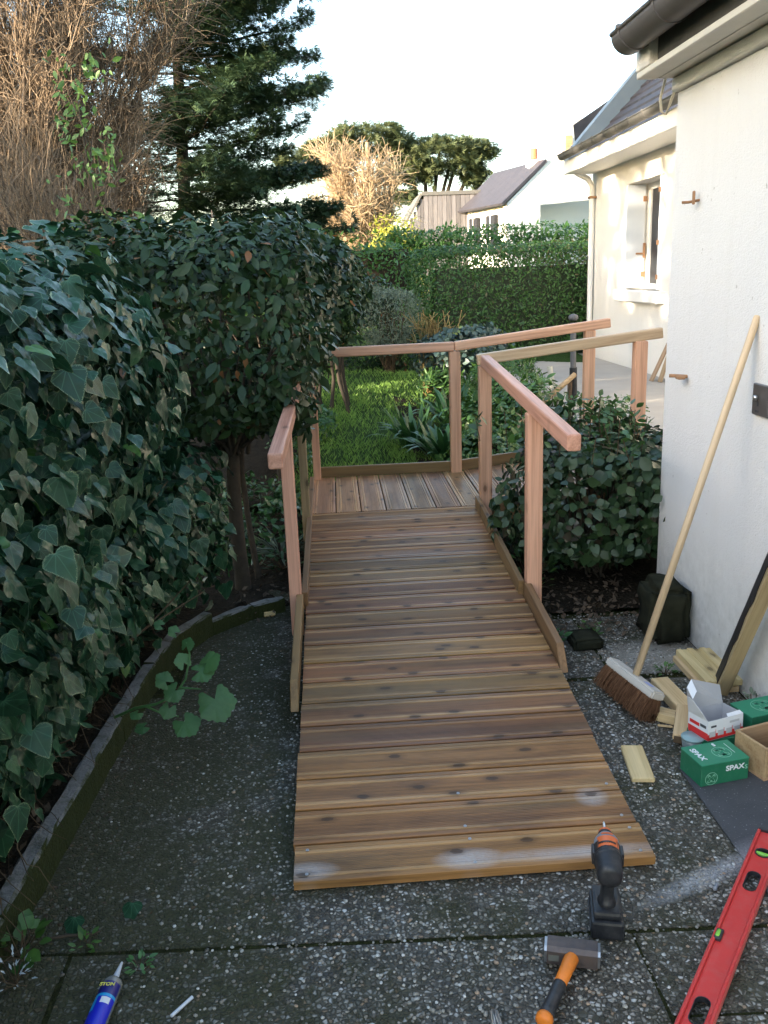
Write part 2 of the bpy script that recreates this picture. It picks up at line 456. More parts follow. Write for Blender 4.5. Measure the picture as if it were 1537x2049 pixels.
M_ZINC = simple('screw_metal', (.62, .63, .65), .3, 1.0, .05, 40, 0)
M_SCREW = simple('screw_head', (.42, .42, .43), .45, .7, .1, 40, 0)
M_GUT = simple('dark_zinc', (.135, .125, .125), .45, .35, .2, 14, .1)
M_GUTOLD = simple('weathered_zinc', (.13, .125, .115), .6, .3, .35, 20, .2)
M_WHITEP = simple('white_paint', (.80, .78, .74), .5, 0, .04, 12, .05)
M_GREYP = simple('grey_soffit', (.62, .59, .52), .7, 0, .12, 9, .1)
M_DARKP = simple('dirty_fascia', (.075, .07, .065), .8, 0, .35, 18, .3)
M_CHIM = make_render('chimney_render', (.62, .56, .44), (.3, .27, .2))
def make_slate(name, a, b, sx, sz):
    m = MB(name); v = m.coord('Object', (1, 1, 1))
    br = m.n('TexBrick'); br.inputs['Scale'].default_value = 1.0; br.inputs['Brick Width'].default_value = sx; br.inputs['Row Height'].default_value = sz
    br.inputs['Mortar Size'].default_value = .004; br.inputs['Color1'].default_value = (*a, 1); br.inputs['Color2'].default_value = (*b, 1); br.inputs['Mortar'].default_value = (a[0] * .4, a[1] * .4, a[2] * .4, 1)
    m.l(v, br.inputs['Vector']); n_ = m.noise(v, 8, 4)
    m.set(m.mix(m.math('MULTIPLY', n_, .5), br.outputs[0], tuple(x * 1.9 for x in b)), .6, 0, .4); m.bump(br.outputs['Fac'], -.5, .006); return m.m
M_SLATE = make_slate('slate', (.030, .026, .030), (.050, .043, .048), .22, .12)
M_SLATEF = make_slate('far_slate', (.028, .027, .034), (.040, .038, .046), .3, .2)
M_GLASS = MB('window_glass').set((.10, .11, .12), .08, 0, .8).m
M_CURT = simple('net_curtain', (.33, .33, .32), .8, 0, .1, 30, .1)
M_RUST = simple('rusty_iron', (.34, .19, .10), .8, .2, .35, 60, .2)
M_BLACKP = simple('black_plastic', (.014, .015, .018), .42, 0, .2, 60, .05, scuff=.22, sc=(.22, .22, .22))
M_BLACKR = simple('black_rubber', (.018, .019, .022), .45, 0, .2, 90, .1, scuff=.22, sc=(.22, .21, .20))
M_GREYPL = simple('grey_plastic', (.23, .25, .28), .42, 0, .1, 60, .05)
M_ORANGE = simple('orange_plastic', (.72, .145, .03), .45, 0, .08, 40, .05)
M_ORANGE2 = simple('orange_rubber', (.78, .21, .02), .5, 0, .08, 40, .05, scuff=.25, sc=(.25, .12, .06))
M_HAMMER = simple('hammer_steel', (.10, .080, .074), .5, .45, .4, 45, .4, scuff=.5, sc=(.20, .13, .09))
M_HFACE = simple('worn_steel', (.40, .40, .41), .35, .9, .2, 60, .1)
M_RED = simple('red_enamel', (.60, .030, .028), .38, 0, .08, 18, .05, scuff=.30, sc=(.42, .20, .17))
M_REDE = simple('red_edge', (.72, .13, .11), .4, 0, .1, 30, .05)
M_GREENV = MB('vial_liquid').set((.22, .55, .06), .15).m
M_GREENB = simple('green_card', (.012, .145, .070), .5, 0, .10, 12, .03, scuff=.16, sc=(.25, .32, .27))
M_GREENB2 = simple('green_card_lid', (.022, .22, .115), .45, 0, .06, 12, .03)
M_PRINTL = simple('pale_green_print', (.25, .52, .36), .5, 0, .05, 12, 0)
M_PRINTW = simple('white_print', (.74, .76, .78), .5, 0, .04, 12, 0)
M_CARDW = simple('white_card', (.70, .71, .73), .55, 0, .04, 20, .03)
M_CARDG = simple('grey_card_inside', (.42, .42, .44), .7, 0, .06, 30, .05)
M_REDC = simple('red_print', (.60, .025, .025), .5, 0, .05, 12, 0)
M_DKPRINT = simple('dark_print', (.06, .06, .07), .5, 0, .05, 12, 0)
M_GREYPRINT = simple('grey_print', (.45, .46, .48), .5, 0, .05, 12, 0)
M_FELT = None
def make_felt():
    m = MB('dark_slate_slab'); po = m.n('NewGeometry').outputs['Position']; sp = m.n('SeparateXYZ'); m.l(po, sp.inputs[0])
    n1 = m.noise(po, 9, 5, .65); n2 = m.noise(po, 180, 2)
    c = m.mix(n1, (.045, .046, .05), (.095, .095, .10))
    dy = m.math('SUBTRACT', sp.outputs[1], m.math('ADD', 2.05, m.math('MULTIPLY', m.math('SUBTRACT', sp.outputs[0], 1.1), .42)))
    d = m.math('SUBTRACT', 1.0, m.math('MULTIPLY', m.math('ABSOLUTE', dy), 13), True)
    k = m.math('ADD', m.math('MULTIPLY', d, m.math('MULTIPLY', n2, 1.1)), m.ramp(n2, [(.66, (0, 0, 0)), (.74, (.6, .6, .6))]), True)
    m.set(m.mix(k, c, (.40, .39, .41)), .8, 0, .25); m.bump(m.math('ADD', n1, n2), .4, .004); return m.m
M_FELT = make_felt()
M_BITUMEN = simple('black_bitumen', (.012, .012, .014), .5, 0, .3, 40, .6)
M_STUMP = simple('mossy_block', (.020, .021, .013), .95, 0, .7, 22, .9, .1)
M_BRISTLE = twig_mat('coir', (.10, .045, .022), (.23, .12, .065))
M_HEADW = simple('broom_block', (.55, .50, .44), .6, 0, .12, 26, .15)
M_SWITCH = simple('grey_metal_plate', (.18, .175, .175), .4, .7, .08, 60, .05)
M_CLEAR = MB('clear_tube'); M_CLEAR.set((.30, .30, .28), .22, 0, .6); M_CLEAR.b.inputs['Transmission Weight'].default_value = .35; M_CLEAR = M_CLEAR.m
M_BLUE = simple('blue_label', (.012, .022, .50), .4, 0, .06, 20, 0)
M_NAVY = simple('navy_label', (.015, .014, .16), .4, 0, .06, 20, 0)
M_CYAN = simple('cyan_label', (.02, .33, .66), .4, 0, .06, 20, 0)
M_YEL = simple('yellow_print', (.72, .66, .12), .5, 0, .05, 20, 0)
M_NOZ = simple('white_plastic', (.62, .64, .68), .4, 0, .05, 30, .02)
M_BARK = simple('bark', (.105, .078, .055), .9, 0, .4, 30, .8, .15)
M_BARKD = simple('dark_bark', (.055, .045, .034), .9, 0, .4, 30, .8, .15)
M_GREYMET = simple('grey_post', (.10, .10, .105), .7, .0, .2, 30, .1)

M_WINDARK = MB('dark_window').set((.02, .022, .028), .35, 0, .2).m
L_IVY = leaf_mat('ivy_leaf', (.006, .030, .016), (.028, .088, .040), (.975, (.30, .36, .18), .45), .33, .05, True, odd=(.975, (.09, .20, .03)), spec=.36)
L_BAY = leaf_mat('hedge_leaf', (.008, .022, .008), (.027, .058, .018), None, .42, .08, odd=(.985, (.22, .08, .03)), spec=.32)
L_BUSH = leaf_mat('bush_leaf', (.011, .028, .016), (.034, .070, .024), None, .36, .10, odd=(.90, (.060, .034, .028)))
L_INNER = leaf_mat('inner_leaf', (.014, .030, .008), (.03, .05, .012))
L_SEED = leaf_mat('seedling_leaf', (.028, .085, .024), (.07, .16, .05), None, .5, .15)
L_SAP = leaf_mat('sapling_leaf', (.045, .11, .02), (.13, .23, .05), None, .5, .25)
L_BUSH2 = leaf_mat('young_bush_leaf', (.020, .055, .016), (.05, .11, .03), None, .4, .15)
L_LIME = leaf_mat('pale_green_leaf', (.045, .125, .040), (.09, .20, .065), None, .5, .2)
L_GROUND = leaf_mat('groundcover_leaf', (.025, .07, .014), (.075, .16, .03), None, .45, .2)
L_STRAP = leaf_mat('strap_leaf', (.015, .055, .018), (.04, .11, .03), None, .4, .15)
L_HEDGE = leaf_mat('clipped_leaf', (.024, .075, .012), (.062, .140, .026), None, .45, .2, odd=(.93, (.10, .07, .035)))
L_HEDGE2 = leaf_mat('far_hedge_leaf', (.034, .092, .014), (.095, .20, .034), None, .42, .25)
L_GREY = leaf_mat('grey_leaf', (.075, .105, .065), (.16, .20, .14), None, .7, .1)
L_BLUEG = leaf_mat('blue_grey_leaf', (.025, .052, .045), (.06, .10, .08), None, .45, .1, odd=(.93, (.22, .27, .06)))
L_CYP = leaf_mat('cypress_spray', (.014, .034, .016), (.042, .078, .030), None, .6, .08)
L_CYPF = leaf_mat('far_cypress_spray', (.035, .055, .022), (.085, .105, .04), None, .7, .15)
L_YEL = leaf_mat('yellow_leaf', (.16, .20, .02), (.42, .40, .05), None, .5, .25)
L_GRASS = leaf_mat('grass_blade', (.095, .20, .026), (.21, .36, .065), None, .5, .25)
L_DRY = twig_mat('dry_stem', (.24, .16, .06), (.42, .30, .12))
L_DEAD = leaf_mat('dead_leaf', (.028, .019, .011), (.085, .056, .033), None, .8, .05)
L_WHITEF = leaf_mat('white_petal', (.42, .48, .50), (.62, .68, .70), None, .6, .2)
T_BARE = twig_mat('bare_twig', (.12, .086, .057), (.32, .235, .155))
T_TAN = twig_mat('tan_twig', (.28, .20, .12), (.48, .37, .24))
T_BROWN = twig_mat('brown_twig', (.05, .035, .022), (.12, .085, .05))

# ------------------------------------------------------------------ leaf geometry
def T_ivy():
    half = np.array([(0, 0), (.20, -.09), (.42, -.02), (.54, .18), (.43, .36), (.34, .54), (.20, .75), (0, 1.0)])
    t = np.linspace(0, 7, 11); pr = np.vstack([[-.20, -.09], half, [-.2, .75]])
    hs = []
    for u in t:                                        # smooth outline through the points
        i = min(6, int(u)); f = u - i; p0, p1, p2, p3 = pr[i], pr[i + 1], pr[i + 2], pr[i + 3]
        hs.append(.5 * (2 * p1 + (p2 - p0) * f + (2 * p0 - 5 * p1 + 4 * p2 - p3) * f * f + (3 * p1 - p0 - 3 * p2 + p3) * f ** 3))
    hs = np.array(hs); hs[0] = half[0]; hs[-1] = half[-1]
    out = np.vstack([hs, hs[-2:0:-1] * np.array([-1, 1])])
    c = np.array([0, .36]); inn = c + (out - c) * .62
    def z(p): return -.42 * np.abs(p[:, 0]) ** 1.6 + .20 * np.abs(p[:, 0]) - .20 * p[:, 1] ** 2 + .025 * np.sin(p[:, 1] * 7 + p[:, 0] * 9)
    V = np.concatenate([np.column_stack([q, z(q)]) for q in (out, inn, c[None])]); V[-1, 2] -= .02
    n = len(out); F = []
    for i in range(n):
        j = (i + 1) % n
        F += [(i, j, n + j), (i, n + j, n + i), (n + i, n + j, 2 * n)]
    return V, np.array(F), np.concatenate([np.ones(n), np.full(n, .45), [0.]])
def T_oval(wd=.42, fold=.12, droop=.12, segs=3):
    ys = np.linspace(0, 1, segs + 2); V, rim = [], []
    V.append((0, 0, 0)); rim.append(.5)
    for y in ys[1:-1]:
        ww = wd * .5 * math.sin(PI * y ** .85) * 1.08; z = -droop * y * y
        V += [(-ww, y, z + fold * ww), (0, y, z), (ww, y, z + fold * ww)]; rim += [1, 0, 1]
    V.append((0, 1, -droop)); rim.append(1)
    F = [(0, 2, 1), (0, 3, 2)]
    for s_ in range(segs - 1):
        a = 1 + 3 * s_
        F += [(a, a + 1, a + 4), (a, a + 4, a + 3), (a + 1, a + 2, a + 5), (a + 1, a + 5, a + 4)]
    a = 1 + 3 * (segs - 1); e = len(V) - 1
    F += [(a, a + 1, e), (a + 1, a + 2, e)]
    return np.array(V, float), np.array(F), np.array(rim, float)
def T_diamond(wd=.5):
    V = np.array([(0, 0, 0), (wd / 2, .45, .03), (0, 1, -.06), (-wd / 2, .45, .03)]); return V, np.array([(0, 1, 2), (0, 2, 3)]), np.array([0, 1, 1, 1.])
def T_tuft(n=6, spread=.9, wd=.06):
    V, F = [], []
    r2 = np.random.default_rng(3)
    for k in range(n):
        a = (k / (n - 1) - .5) * 2 * spread; z = (r2.random() - .5) * .35
        tip = np.array([math.sin(a), math.cos(a), z]) * (.65 + .35 * r2.random()); s_ = np.array([math.cos(a), -math.sin(a), 0]) * wd
        b = len(V); mid = tip * .5
        V += [np.zeros(3), mid + s_, tip, mid - s_]; F += [(b, b + 1, b + 2), (b, b + 2, b + 3)]
    return np.array(V), np.array(F), np.zeros(len(V))
IVY, OVAL, OVAL_N, DIAM, TUFT = T_ivy(), T_oval(), T_oval(.36, .2, .2), T_diamond(), T_tuft()
ROUND = T_oval(.7, .15, .12)

def norm(a): return a / (np.linalg.norm(a, axis=-1, keepdims=True) + 1e-9)
def frames(nrm, tip):
    z = norm(nrm); y = tip - (tip * z).sum(-1, keepdims=True) * z; y = norm(y); x = np.cross(y, z)
    return np.stack([x, y, z], -1)                # columns
def leaf_mesh(T, P, Fm, S, R, mat, smooth=True):
    V, F, rim = T; n, k = len(P), len(V)
    X = P[:, None, :] + np.einsum('nij,kj->nki', Fm, V) * S[:, None, None]
    FF = F[None] + (np.arange(n) * k)[:, None, None]
    return tri_mesh(X.reshape(-1, 3), FF.reshape(-1, 3), mat, smooth, {'rnd': np.repeat(R, k), 'rim': np.tile(rim, n), 'lx': np.tile(V[:, 0], n), 'ly': np.tile(V[:, 1], n)})

def blob_points(blobs, n, p=3.0, depth=.18, zmin=-9.):
    "points near the skin of a union of super-ellipsoids -> P, outward normal, depth 0..1"
    areas = np.array([r[0] * r[1] + r[1] * r[2] + r[0] * r[2] for c, r in blobs]); areas = areas / areas.sum()
    P, N, Dp = [], [], []
    for i, (c, r) in enumerate(blobs):
        m = int(n * areas[i] * 1.6) + 8; c = np.array(c, float); r = np.array(r, float)
        # sample cube surface weighted by face area, then project
        fa = np.array([r[1] * r[2], r[0] * r[2], r[0] * r[1]]); ax = rng.choice(3, m, p=fa / fa.sum())
        u = rng.uniform(-1, 1, (m, 3)); u[np.arange(m), ax] = rng.choice([-1., 1.], m)
        q = u / (np.abs(u) ** p).sum(1, keepdims=True) ** (1 / p)
        d = rng.random(m) ** 1.6
        g = norm(np.sign(q) * np.abs(q) ** (p - 1) / r)
        x = c + q * r - g * (d * depth)[:, None]
        keep = x[:, 2] > zmin
        for j, (c2, r2) in enumerate(blobs):
            if j != i:
                keep &= ((np.abs((x - np.array(c2)) / (np.array(r2) - depth * .7)) ** p).sum(1) > 1)
        P.append(x[keep]); N.append(g[keep]); Dp.append(d[keep])
    P, N, Dp = np.concatenate(P), np.concatenate(N), np.concatenate(Dp)
    k = rng.permutation(len(P))[:n]
    return P[k], N[k], Dp[k]

FWD, RT, DN = np.array(_fw), np.array(_R), np.array(_D)
def in_view(P, margin=1.02):
    q = P - np.array(CAM); z = q @ FWD
    return (z > .2) & (np.abs(q @ RT) < z * 768.5 / 1772 * margin) & (np.abs(q @ DN) < z * 1024.5 / 1772 * margin)

def foliage(pa, T, blobs, n, size, mat, p=3.0, depth=.18, tipdir=(0, 0, -1), tilt=.55, jit=.5, up=.25, parts=0, zmin=-9., bump=.05, keep=None, core=None, tip_out=.35):
    P, N, D = blob_points(blobs, n, p, depth, zmin)
    if bump:
        ph = rng.random(6) * 6
        wv = np.sin(P[:, 0] * 7 + ph[0]) * np.sin(P[:, 1] * 6 + ph[1]) + np.sin(P[:, 2] * 8 + ph[2] + P[:, 1] * 3)
        P = P + N * (wv * bump)[:, None]
    if keep is not None:
        k = keep(P); P, N, D = P[k], N[k], D[k]
    m = len(P)
    nr = norm(N + np.array([0, 0, up]) + rng.normal(0, jit, (m, 3)))
    tip = norm(np.array(tipdir) + N * tip_out + rng.normal(0, tilt, (m, 3)))
    Fm = frames(nr, tip)
    S = size * np.clip(rng.lognormal(-.10, .30, m), .45, 1.7); R = rng.random(m)
    chosen = np.zeros(m, bool)
    if parts:
        view = np.array(CAM) - P; dist = np.linalg.norm(view, axis=1)
        face = (N * view).sum(1) / dist
        sc = S / dist * (D < .22) * (face > .12) * in_view(P)
        sc = sc * np.abs((nr * view).sum(1)) / dist
        idx = np.argsort(-sc)[:parts]; idx = idx[sc[idx] > 0]; chosen[idx] = True
        variants = []
        for v in range(8):
            me = tri_mesh(T[0], T[1], mat, True, {'rnd': np.full(len(T[0]), [.02, .12, .25, .38, .50, .64, .80, .975][v]), 'rim': T[2], 'lx': T[0][:, 0], 'ly': T[0][:, 1]})
            variants.append(me)
        for i in idx:
            M = Matrix(np.block([[Fm[i] * S[i], P[i][:, None]], [np.zeros((1, 3)), np.ones((1, 1))]]).tolist())
            link('leaf', variants[7 if R[i] > .965 else min(6, int(R[i] * 7.2))], pa, M)
    r = ~chosen
    o = link('foliage', leaf_mesh(T, P[r], Fm[r], S[r], R[r], mat), pa); o['kind'] = 'stuff'
    return P, N

def branches_inside(pa, base, blobs, n, mat, r0=.012, name='branches'):
    lines = []
    b = np.array(base, float)
    for _ in range(n):
        c, r = blobs[random.randrange(len(blobs))]
        t = np.array(c) + np.array(r) * rng.uniform(-.8, .8, 3)
        s = b + rng.normal(0, .04, 3) * np.array([1, 1, 0]); mid = (s + t) / 2 + rng.normal(0, .06, 3)
        k = np.linspace(0, 1, 6)[:, None]
        pts = (1 - k) ** 2 * s + 2 * k * (1 - k) * mid + k ** 2 * t
        lines.append((pts, np.linspace(r0, r0 * .25, 6)))
    return tube_obj(name, lines, mat, pa, 4)

def text(name, body, size, mat, M, pa, align='CENTER', ext=.0004, bold=0.0, sx=1.0):
    cu = bpy.data.curves.new('lettering', 'FONT'); cu.body = body; cu.size = size; cu.align_x = align; cu.align_y = 'CENTER'
    cu.extrude = ext; cu.offset = bold
    t = bpy.data.objects.new('tmp', cu); COL.objects.link(t)
    bpy.context.view_layer.update()
    me = bpy.data.meshes.new_from_object(t.evaluated_get(bpy.context.evaluated_depsgraph_get()))
    bpy.data.objects.remove(t); bpy.data.curves.remove(cu)
    if sx != 1.0: me.transform(Matrix.Diagonal((sx, 1, 1, 1)))
    me.materials.clear(); me.materials.append(mat)
    return link(name, me, pa, M)

def flat_poly(outer, holes, thick):
    "prism mesh from a 2D outline with holes"
    cu = bpy.data.curves.new('outline', 'CURVE'); cu.dimensions = '2D'; cu.fill_mode = 'BOTH'; cu.extrude = thick / 2
    for ring in [outer] + holes:
        sp = cu.splines.new('POLY'); sp.points.add(len(ring) - 1); sp.use_cyclic_u = True
        for p_, (x, y) in zip(sp.points, ring): p_.co = (x, y, 0, 1)
    t = bpy.data.objects.new('tmp', cu); COL.objects.link(t)
    bpy.context.view_layer.update()
    me = bpy.data.meshes.new_from_object(t.evaluated_get(bpy.context.evaluated_depsgraph_get()))
    bpy.data.objects.remove(t); bpy.data.curves.remove(cu)
    return me
def ring_poly(cx, cy, rx, ry, n=20): return [(cx + rx * math.cos(2 * PI * k / n), cy + ry * math.sin(2 * PI * k / n)) for k in range(n)]
def slot_poly(cx, cy, hl, hw, n=8):
    out = []
    for k in range(n + 1): a = -PI / 2 + PI * k / n; out.append((cx + hl - hw + hw * math.cos(a), cy + hw * math.sin(a)))
    for k in range(n + 1): a = PI / 2 + PI * k / n; out.append((cx - hl + hw + hw * math.cos(a), cy + hw * math.sin(a)))
    return out
def arc_strip(cx, cy, r, a0, a1, wd, n=18):
    o = [(cx + (r + wd / 2) * math.cos(a0 + (a1 - a0) * k / n), cy + (r + wd / 2) * math.sin(a0 + (a1 - a0) * k / n)) for k in range(n + 1)]
    i = [(cx + (r - wd / 2) * math.cos(a1 - (a1 - a0) * k / n), cy + (r - wd / 2) * math.sin(a1 - (a1 - a0) * k / n)) for k in range(n + 1)]
    return o + i

def at(px, py, Y):
    "world point on the plane y = Y seen at that pixel of the full-size photograph (used once, to read positions off)"
    v = _fw + _R * ((px - 768.5) / 1772) + _D * ((py - 1024.5) / 1772)
    return CAM + v * (Y / v.y)

# ================================================================== SETTING
gm = mesh_from([(-250, -250, -.04), (250, -250, -.04), (250, 400, -.04), (-250, 400, -.04)], [(0, 1, 2, 3)], M_LAWNSOIL)
tag(link('ground', gm), kind='structure')

def grid_sheet(name, x0, x1, y0, y1, nx, ny, zf, mat, kind='structure'):
    xs, ys = np.linspace(x0, x1, nx), np.linspace(y0, y1, ny)
    X, Y = np.meshgrid(xs, ys, indexing='ij'); Z = zf(X, Y)
    V = np.stack([X, Y, Z], -1).reshape(-1, 3)
    i = np.arange(nx - 1)[:, None] * ny + np.arange(ny - 1)[None]
    F = np.concatenate([np.stack([i, i + ny, i + ny + 1], -1).reshape(-1, 3), np.stack([i, i + ny + 1, i + 1], -1).reshape(-1, 3)])
    return tag(link(name, tri_mesh(V, F, mat, True)), kind=kind)

def wob(X, Y, a=.02, f=5.): return a * (np.sin(X * f + 1.3) * np.cos(Y * f * .8) + .6 * np.sin(X * f * 2.7 + Y * f * 2.1))
def lawn_z(x, y): return .03 + np.clip((y - 6.0) * .062, 0, .55)
grid_sheet('lawn', -.42, 3.4, 5.98, 16, 70, 90, lambda X, Y: lawn_z(X, Y) + wob(X, Y, .012), M_LAWNSOIL)
grid_sheet('flower_bed', -3.4, -.02, .3, 5.97, 110, 150, lambda X, Y: np.where(X < np.interp(Y, [0, 1.9, 2.9, 3.3, 3.62, 3.85, 4.02, 4.12, 4.3, 4.6], [-.95, -.91, -.86, -.82, -.77, -.66, -.49, -.35, -.2, .3]), np.where(Y > 4.05, .012, .085), np.where(Y > 4.62, .0, -.06)) + wob(X, Y, .012, 9), M_SOIL)
grid_sheet('hedge_soil', -4.5, -.30, 5.975, 13, 40, 60, lambda X, Y: lawn_z(X, Y) + .0 + wob(X, Y, .02, 6) + np.where(X < -.42, .012, .0), M_SOIL)
grid_sheet('border_soil', .84, 1.95, 3.86, 5.97, 40, 60, lambda X, Y: .01 + .05 * (Y - 3.86) + wob(X, Y, .012, 11), M_SOIL)
grid_sheet('planting_bed', .62, 1.98, 5.98, 9.6, 40, 60, lambda X, Y: lawn_z(X, Y) + .03 + wob(X, Y, .02, 7), M_SOIL)

# terrace of the house
M_TERR = simple('terrace_concrete', (.36, .33, .29), .85, 0, .18, 3, .2)
terr = tag(box('terrace', (1.96, 3.56, 3.94, 12.4, -.03, .38), M_TERR), kind='structure')
tag(box('terrace', (1.42, 1.955, 9.62, 12.4, -.03, .378), M_TERR), kind='structure')
tag(box('terrace', (1.42, 6.4, 12.405, 14.6, -.03, .374), M_TERR), kind='structure')

# patio: exposed aggregate slabs on a mossy bed
patio = box('patio', (-.96, 1.475, .2, 3.86, -.06, -.0035), M_JOINT); tag(patio, kind='structure')
tag(box('patio', (-.76, .835, 3.862, 4.62, -.06, -.0040), M_JOINT), kind='structure')
GAP = .0026
rows = [(.45, 1.80, (-.72, .66)), (1.80, 3.18, ()), (3.18, 4.56, (.22, 1.05))]
for y0, y1, xo in rows:
    xs = [-.93, *xo, 1.475]
    for a, b in zip(xs, xs[1:]):
        if b - a < .03: continue
        cuts = [(y0, y1)] if not (a > .6 and y0 < 1) else [(y0, 1.54), (1.54, y1)]
        if y0 > 3 and b > .3: cuts = [(y0, 3.80)]
        if y0 > 3 and a < 0: a = -.70
        for c0, c1 in cuts:
            z = random.uniform(-.0015, .001)
            bm = bmesh.new()
            vs_ = box_bm(bm, a + GAP, b - GAP, c0 + GAP, c1 - GAP, -.045, z)
            for v in vs_:
                v.co.x += random.uniform(-.003, .003); v.co.y += -.064 * v.co.x * (1 if c0 < 3 else .0) * .7 + (.03 if c0 < 3 else .01) + random.uniform(-.003, .003)
                if v.co.z > -.02: v.co.z += random.uniform(-.0015, .0015)
            bmesh.ops.bevel(bm, geom=[e for e in bm.edges if all(v.co.z > -.02 for v in e.verts)], offset=.004, segments=2, affect='EDGES')
            link('paving_slab', bm_mesh(bm, M_AGG), patio)

# pebbles standing proud of the slabs
bm = bmesh.new(); bmesh.ops.create_icosphere(bm, subdivisions=1, radius=1.0)
ico = np.array([v.co[:] for v in bm.verts]); icof = np.array([[v.index for v in f.verts] for f in bm.faces]); bm.free()
npb = 20000
px_ = rng.uniform(-.78, 1.46, npb); py_ = 1.25 + 2.6 * rng.random(npb) ** 1.25
ok = ~((px_ > -.17) & (px_ < .79) & (py_ > 2.0)) & ~((px_ > 1.03) & (py_ > 1.8) & (py_ < 2.42))
ok &= rng.random(npb) < np.clip(.80 + px_ * 1.1, .05, 1) * (.45 + .55 * (np.sin(px_ * 9 + py_ * 4) * np.sin(py_ * 8 - px_ * 3) > -.35))
px_, py_ = px_[ok], py_[ok]; npb = len(px_)
sz = rng.uniform(.0024, .0066, npb) * rng.uniform(.7, 1., npb); th = rng.uniform(0, 2 * PI, npb); el_ = rng.uniform(.7, 1.4, npb)
Vp = ico[None] * np.stack([sz * el_, sz, sz * .55], -1)[:, None, :]
c_, s_ = np.cos(th)[:, None], np.sin(th)[:, None]
Vp = np.stack([Vp[..., 0] * c_ - Vp[..., 1] * s_ + px_[:, None], Vp[..., 0] * s_ + Vp[..., 1] * c_ + py_[:, None], Vp[..., 2] - .0006], -1)
Fp = icof[None] + (np.arange(npb) * len(ico))[:, None, None]
pb = link('pebbles', tri_mesh(Vp.reshape(-1, 3), Fp.reshape(-1, 3), M_PEB, True, {'rnd': np.repeat(rng.random(npb), len(ico))}), patio); pb['kind'] = 'stuff'

# edging of the ivy bed
ep = [(-.905, .50), (-.89, 1.2), (-.872, 1.88), (-.848, 2.29), (-.815, 2.9), (-.78, 3.33), (-.735, 3.62), (-.62, 3.85), (-.45, 4.02), (-.30, 4.10)]
edg = thing('stone_edging', 'mossy grey concrete edging along the foot of the ivy bed', 'edging', (-.8, 2.5, 0))
for i in range(len(ep) - 1):
    p0, p1 = Vector((*ep[i], 0)), Vector((*ep[i + 1], 0)); d = (p1 - p0).normalized()
    off = Vector((-d.y, d.x, 0)) * .026
    a, b = p0 + off + d * .001, p1 + off - d * .001
    z = .045 + random.uniform(-.004, .004) if i < 7 else .025
    hh = .125 if i < 7 else .09
    L = (b - a).length; n = max(2, int(L / .05))
    bm = bmesh.new(); box_bm(bm, -L / 2, L / 2, -.026, .026, -hh / 2, hh / 2)
    bmesh.ops.subdivide_edges(bm, edges=[e for e in bm.edges if abs((e.verts[0].co - e.verts[1].co).x) > .01], cuts=n, use_grid_fill=True)
    bmesh.ops.bevel(bm, geom=[e for e in bm.edges if abs((e.verts[0].co - e.verts[1].co).x) > .01 and e.calc_face_angle(0) > 1], offset=.007, segments=1, affect='EDGES')
    for v in bm.verts: v.co.y += random.uniform(-.0025, .0025); v.co.z += random.uniform(-.002, .002)
    link('edging_stone', bm_mesh(bm, M_KERB, False), edg, axis_M(a + Vector((0, 0, z)), b + Vector((0, 0, z))))

# ------------------------------------------------------------------ near building (garage wall at right)
gar = thing('garage', 'white rendered garage wall at right with a dark zinc gutter', 'building', (3.5, 0, 0))
box('wall', (1.48, 6.0, -3, 3.92, -.1, 2.262), M_WALL, gar)
box('cornice', (1.452, 1.60, -3, 3.925, 2.265, 2.318), M_WALLF, gar, .006)
box('soffit_board', (1.395, 1.60, -3, 3.93, 2.320, 2.345), M_GREYP, gar, .003)
box('soffit_board', (1.305, 1.389, -3, 3.93, 2.318, 2.343), M_GREYP, gar, .003)
box('fascia', (1.335, 1.37, -3, 3.775, 2.346, 2.46), M_DARKP, gar, .003)
box('eave_end', (1.303, 1.372, 3.78, 3.935, 2.346, 2.46), M_WALLF, gar, .003)
# half round gutter
def gutter(name, x, z, r, y0, y1, mat, pa, seams, thick=.004):
    n = 14
    ang = [PI + PI * k / n for k in range(n + 1)]
    prof = [(r * math.cos(a), r * math.sin(a)) for a in ang] + [((r - thick) * math.cos(a), (r - thick) * math.sin(a)) for a in ang[::-1]]
    V, F = extrude_profile(prof, y1 - y0)
    M = axis_M((x, y1, z), (x, y0, z))
    g = link(name, mesh_from(V, F[:-2], mat, False), pa, M)
    g.data.polygons.foreach_set('use_smooth', [True] * len(g.data.polygons))
    # rolled rim, end cap
    tube_obj('rolled_rim', [([(x - r, y0, z + .004), (x - r, y1, z + .004)], .009)], mat, g, 8)
    cap = [(x + r * math.cos(a), y1 + .002, z + r * math.sin(a)) for a in ang]
    link('end_cap', mesh_from(cap + [(p[0], p[1] - .006, p[2]) for p in cap], [tuple(range(n + 1)), tuple(range(2 * n + 1, n, -1))] + [(i, i + n + 1, i + n + 2, i + 1) for i in range(n)], mat), g)
    for s in seams:
        pr = [((r + .004) * math.cos(a), (r + .004) * math.sin(a)) for a in ang] + [(r * math.cos(a), r * math.sin(a)) for a in ang[::-1]]
        V, F = extrude_profile(pr, .022)
        b = link('gutter_bracket', mesh_from(V, F, mat), g, axis_M((x, s + .011, z), (x, s - .011, z)))
        box('hook', (x - r - .012, x - r + .012, s - .012, s + .012, z + .002, z + .018), mat, g, .002)
    return g
gutter('gutter', 1.258, 2.478, .073, -3, 3.90, M_GUT, gar, [3.80, 3.42, 2.9, 2.2])
bm = bmesh.new()
vv = [bm.verts.new(v) for v in ((1.30, -3, 2.47), (1.30, 3.9, 2.47), (6.0, 3.9, 4.1), (6.0, -3, 4.1), (1.30, -3, 2.50), (1.30, 3.9, 2.50), (6.0, 3.9, 4.13), (6.0, -3, 4.13))]
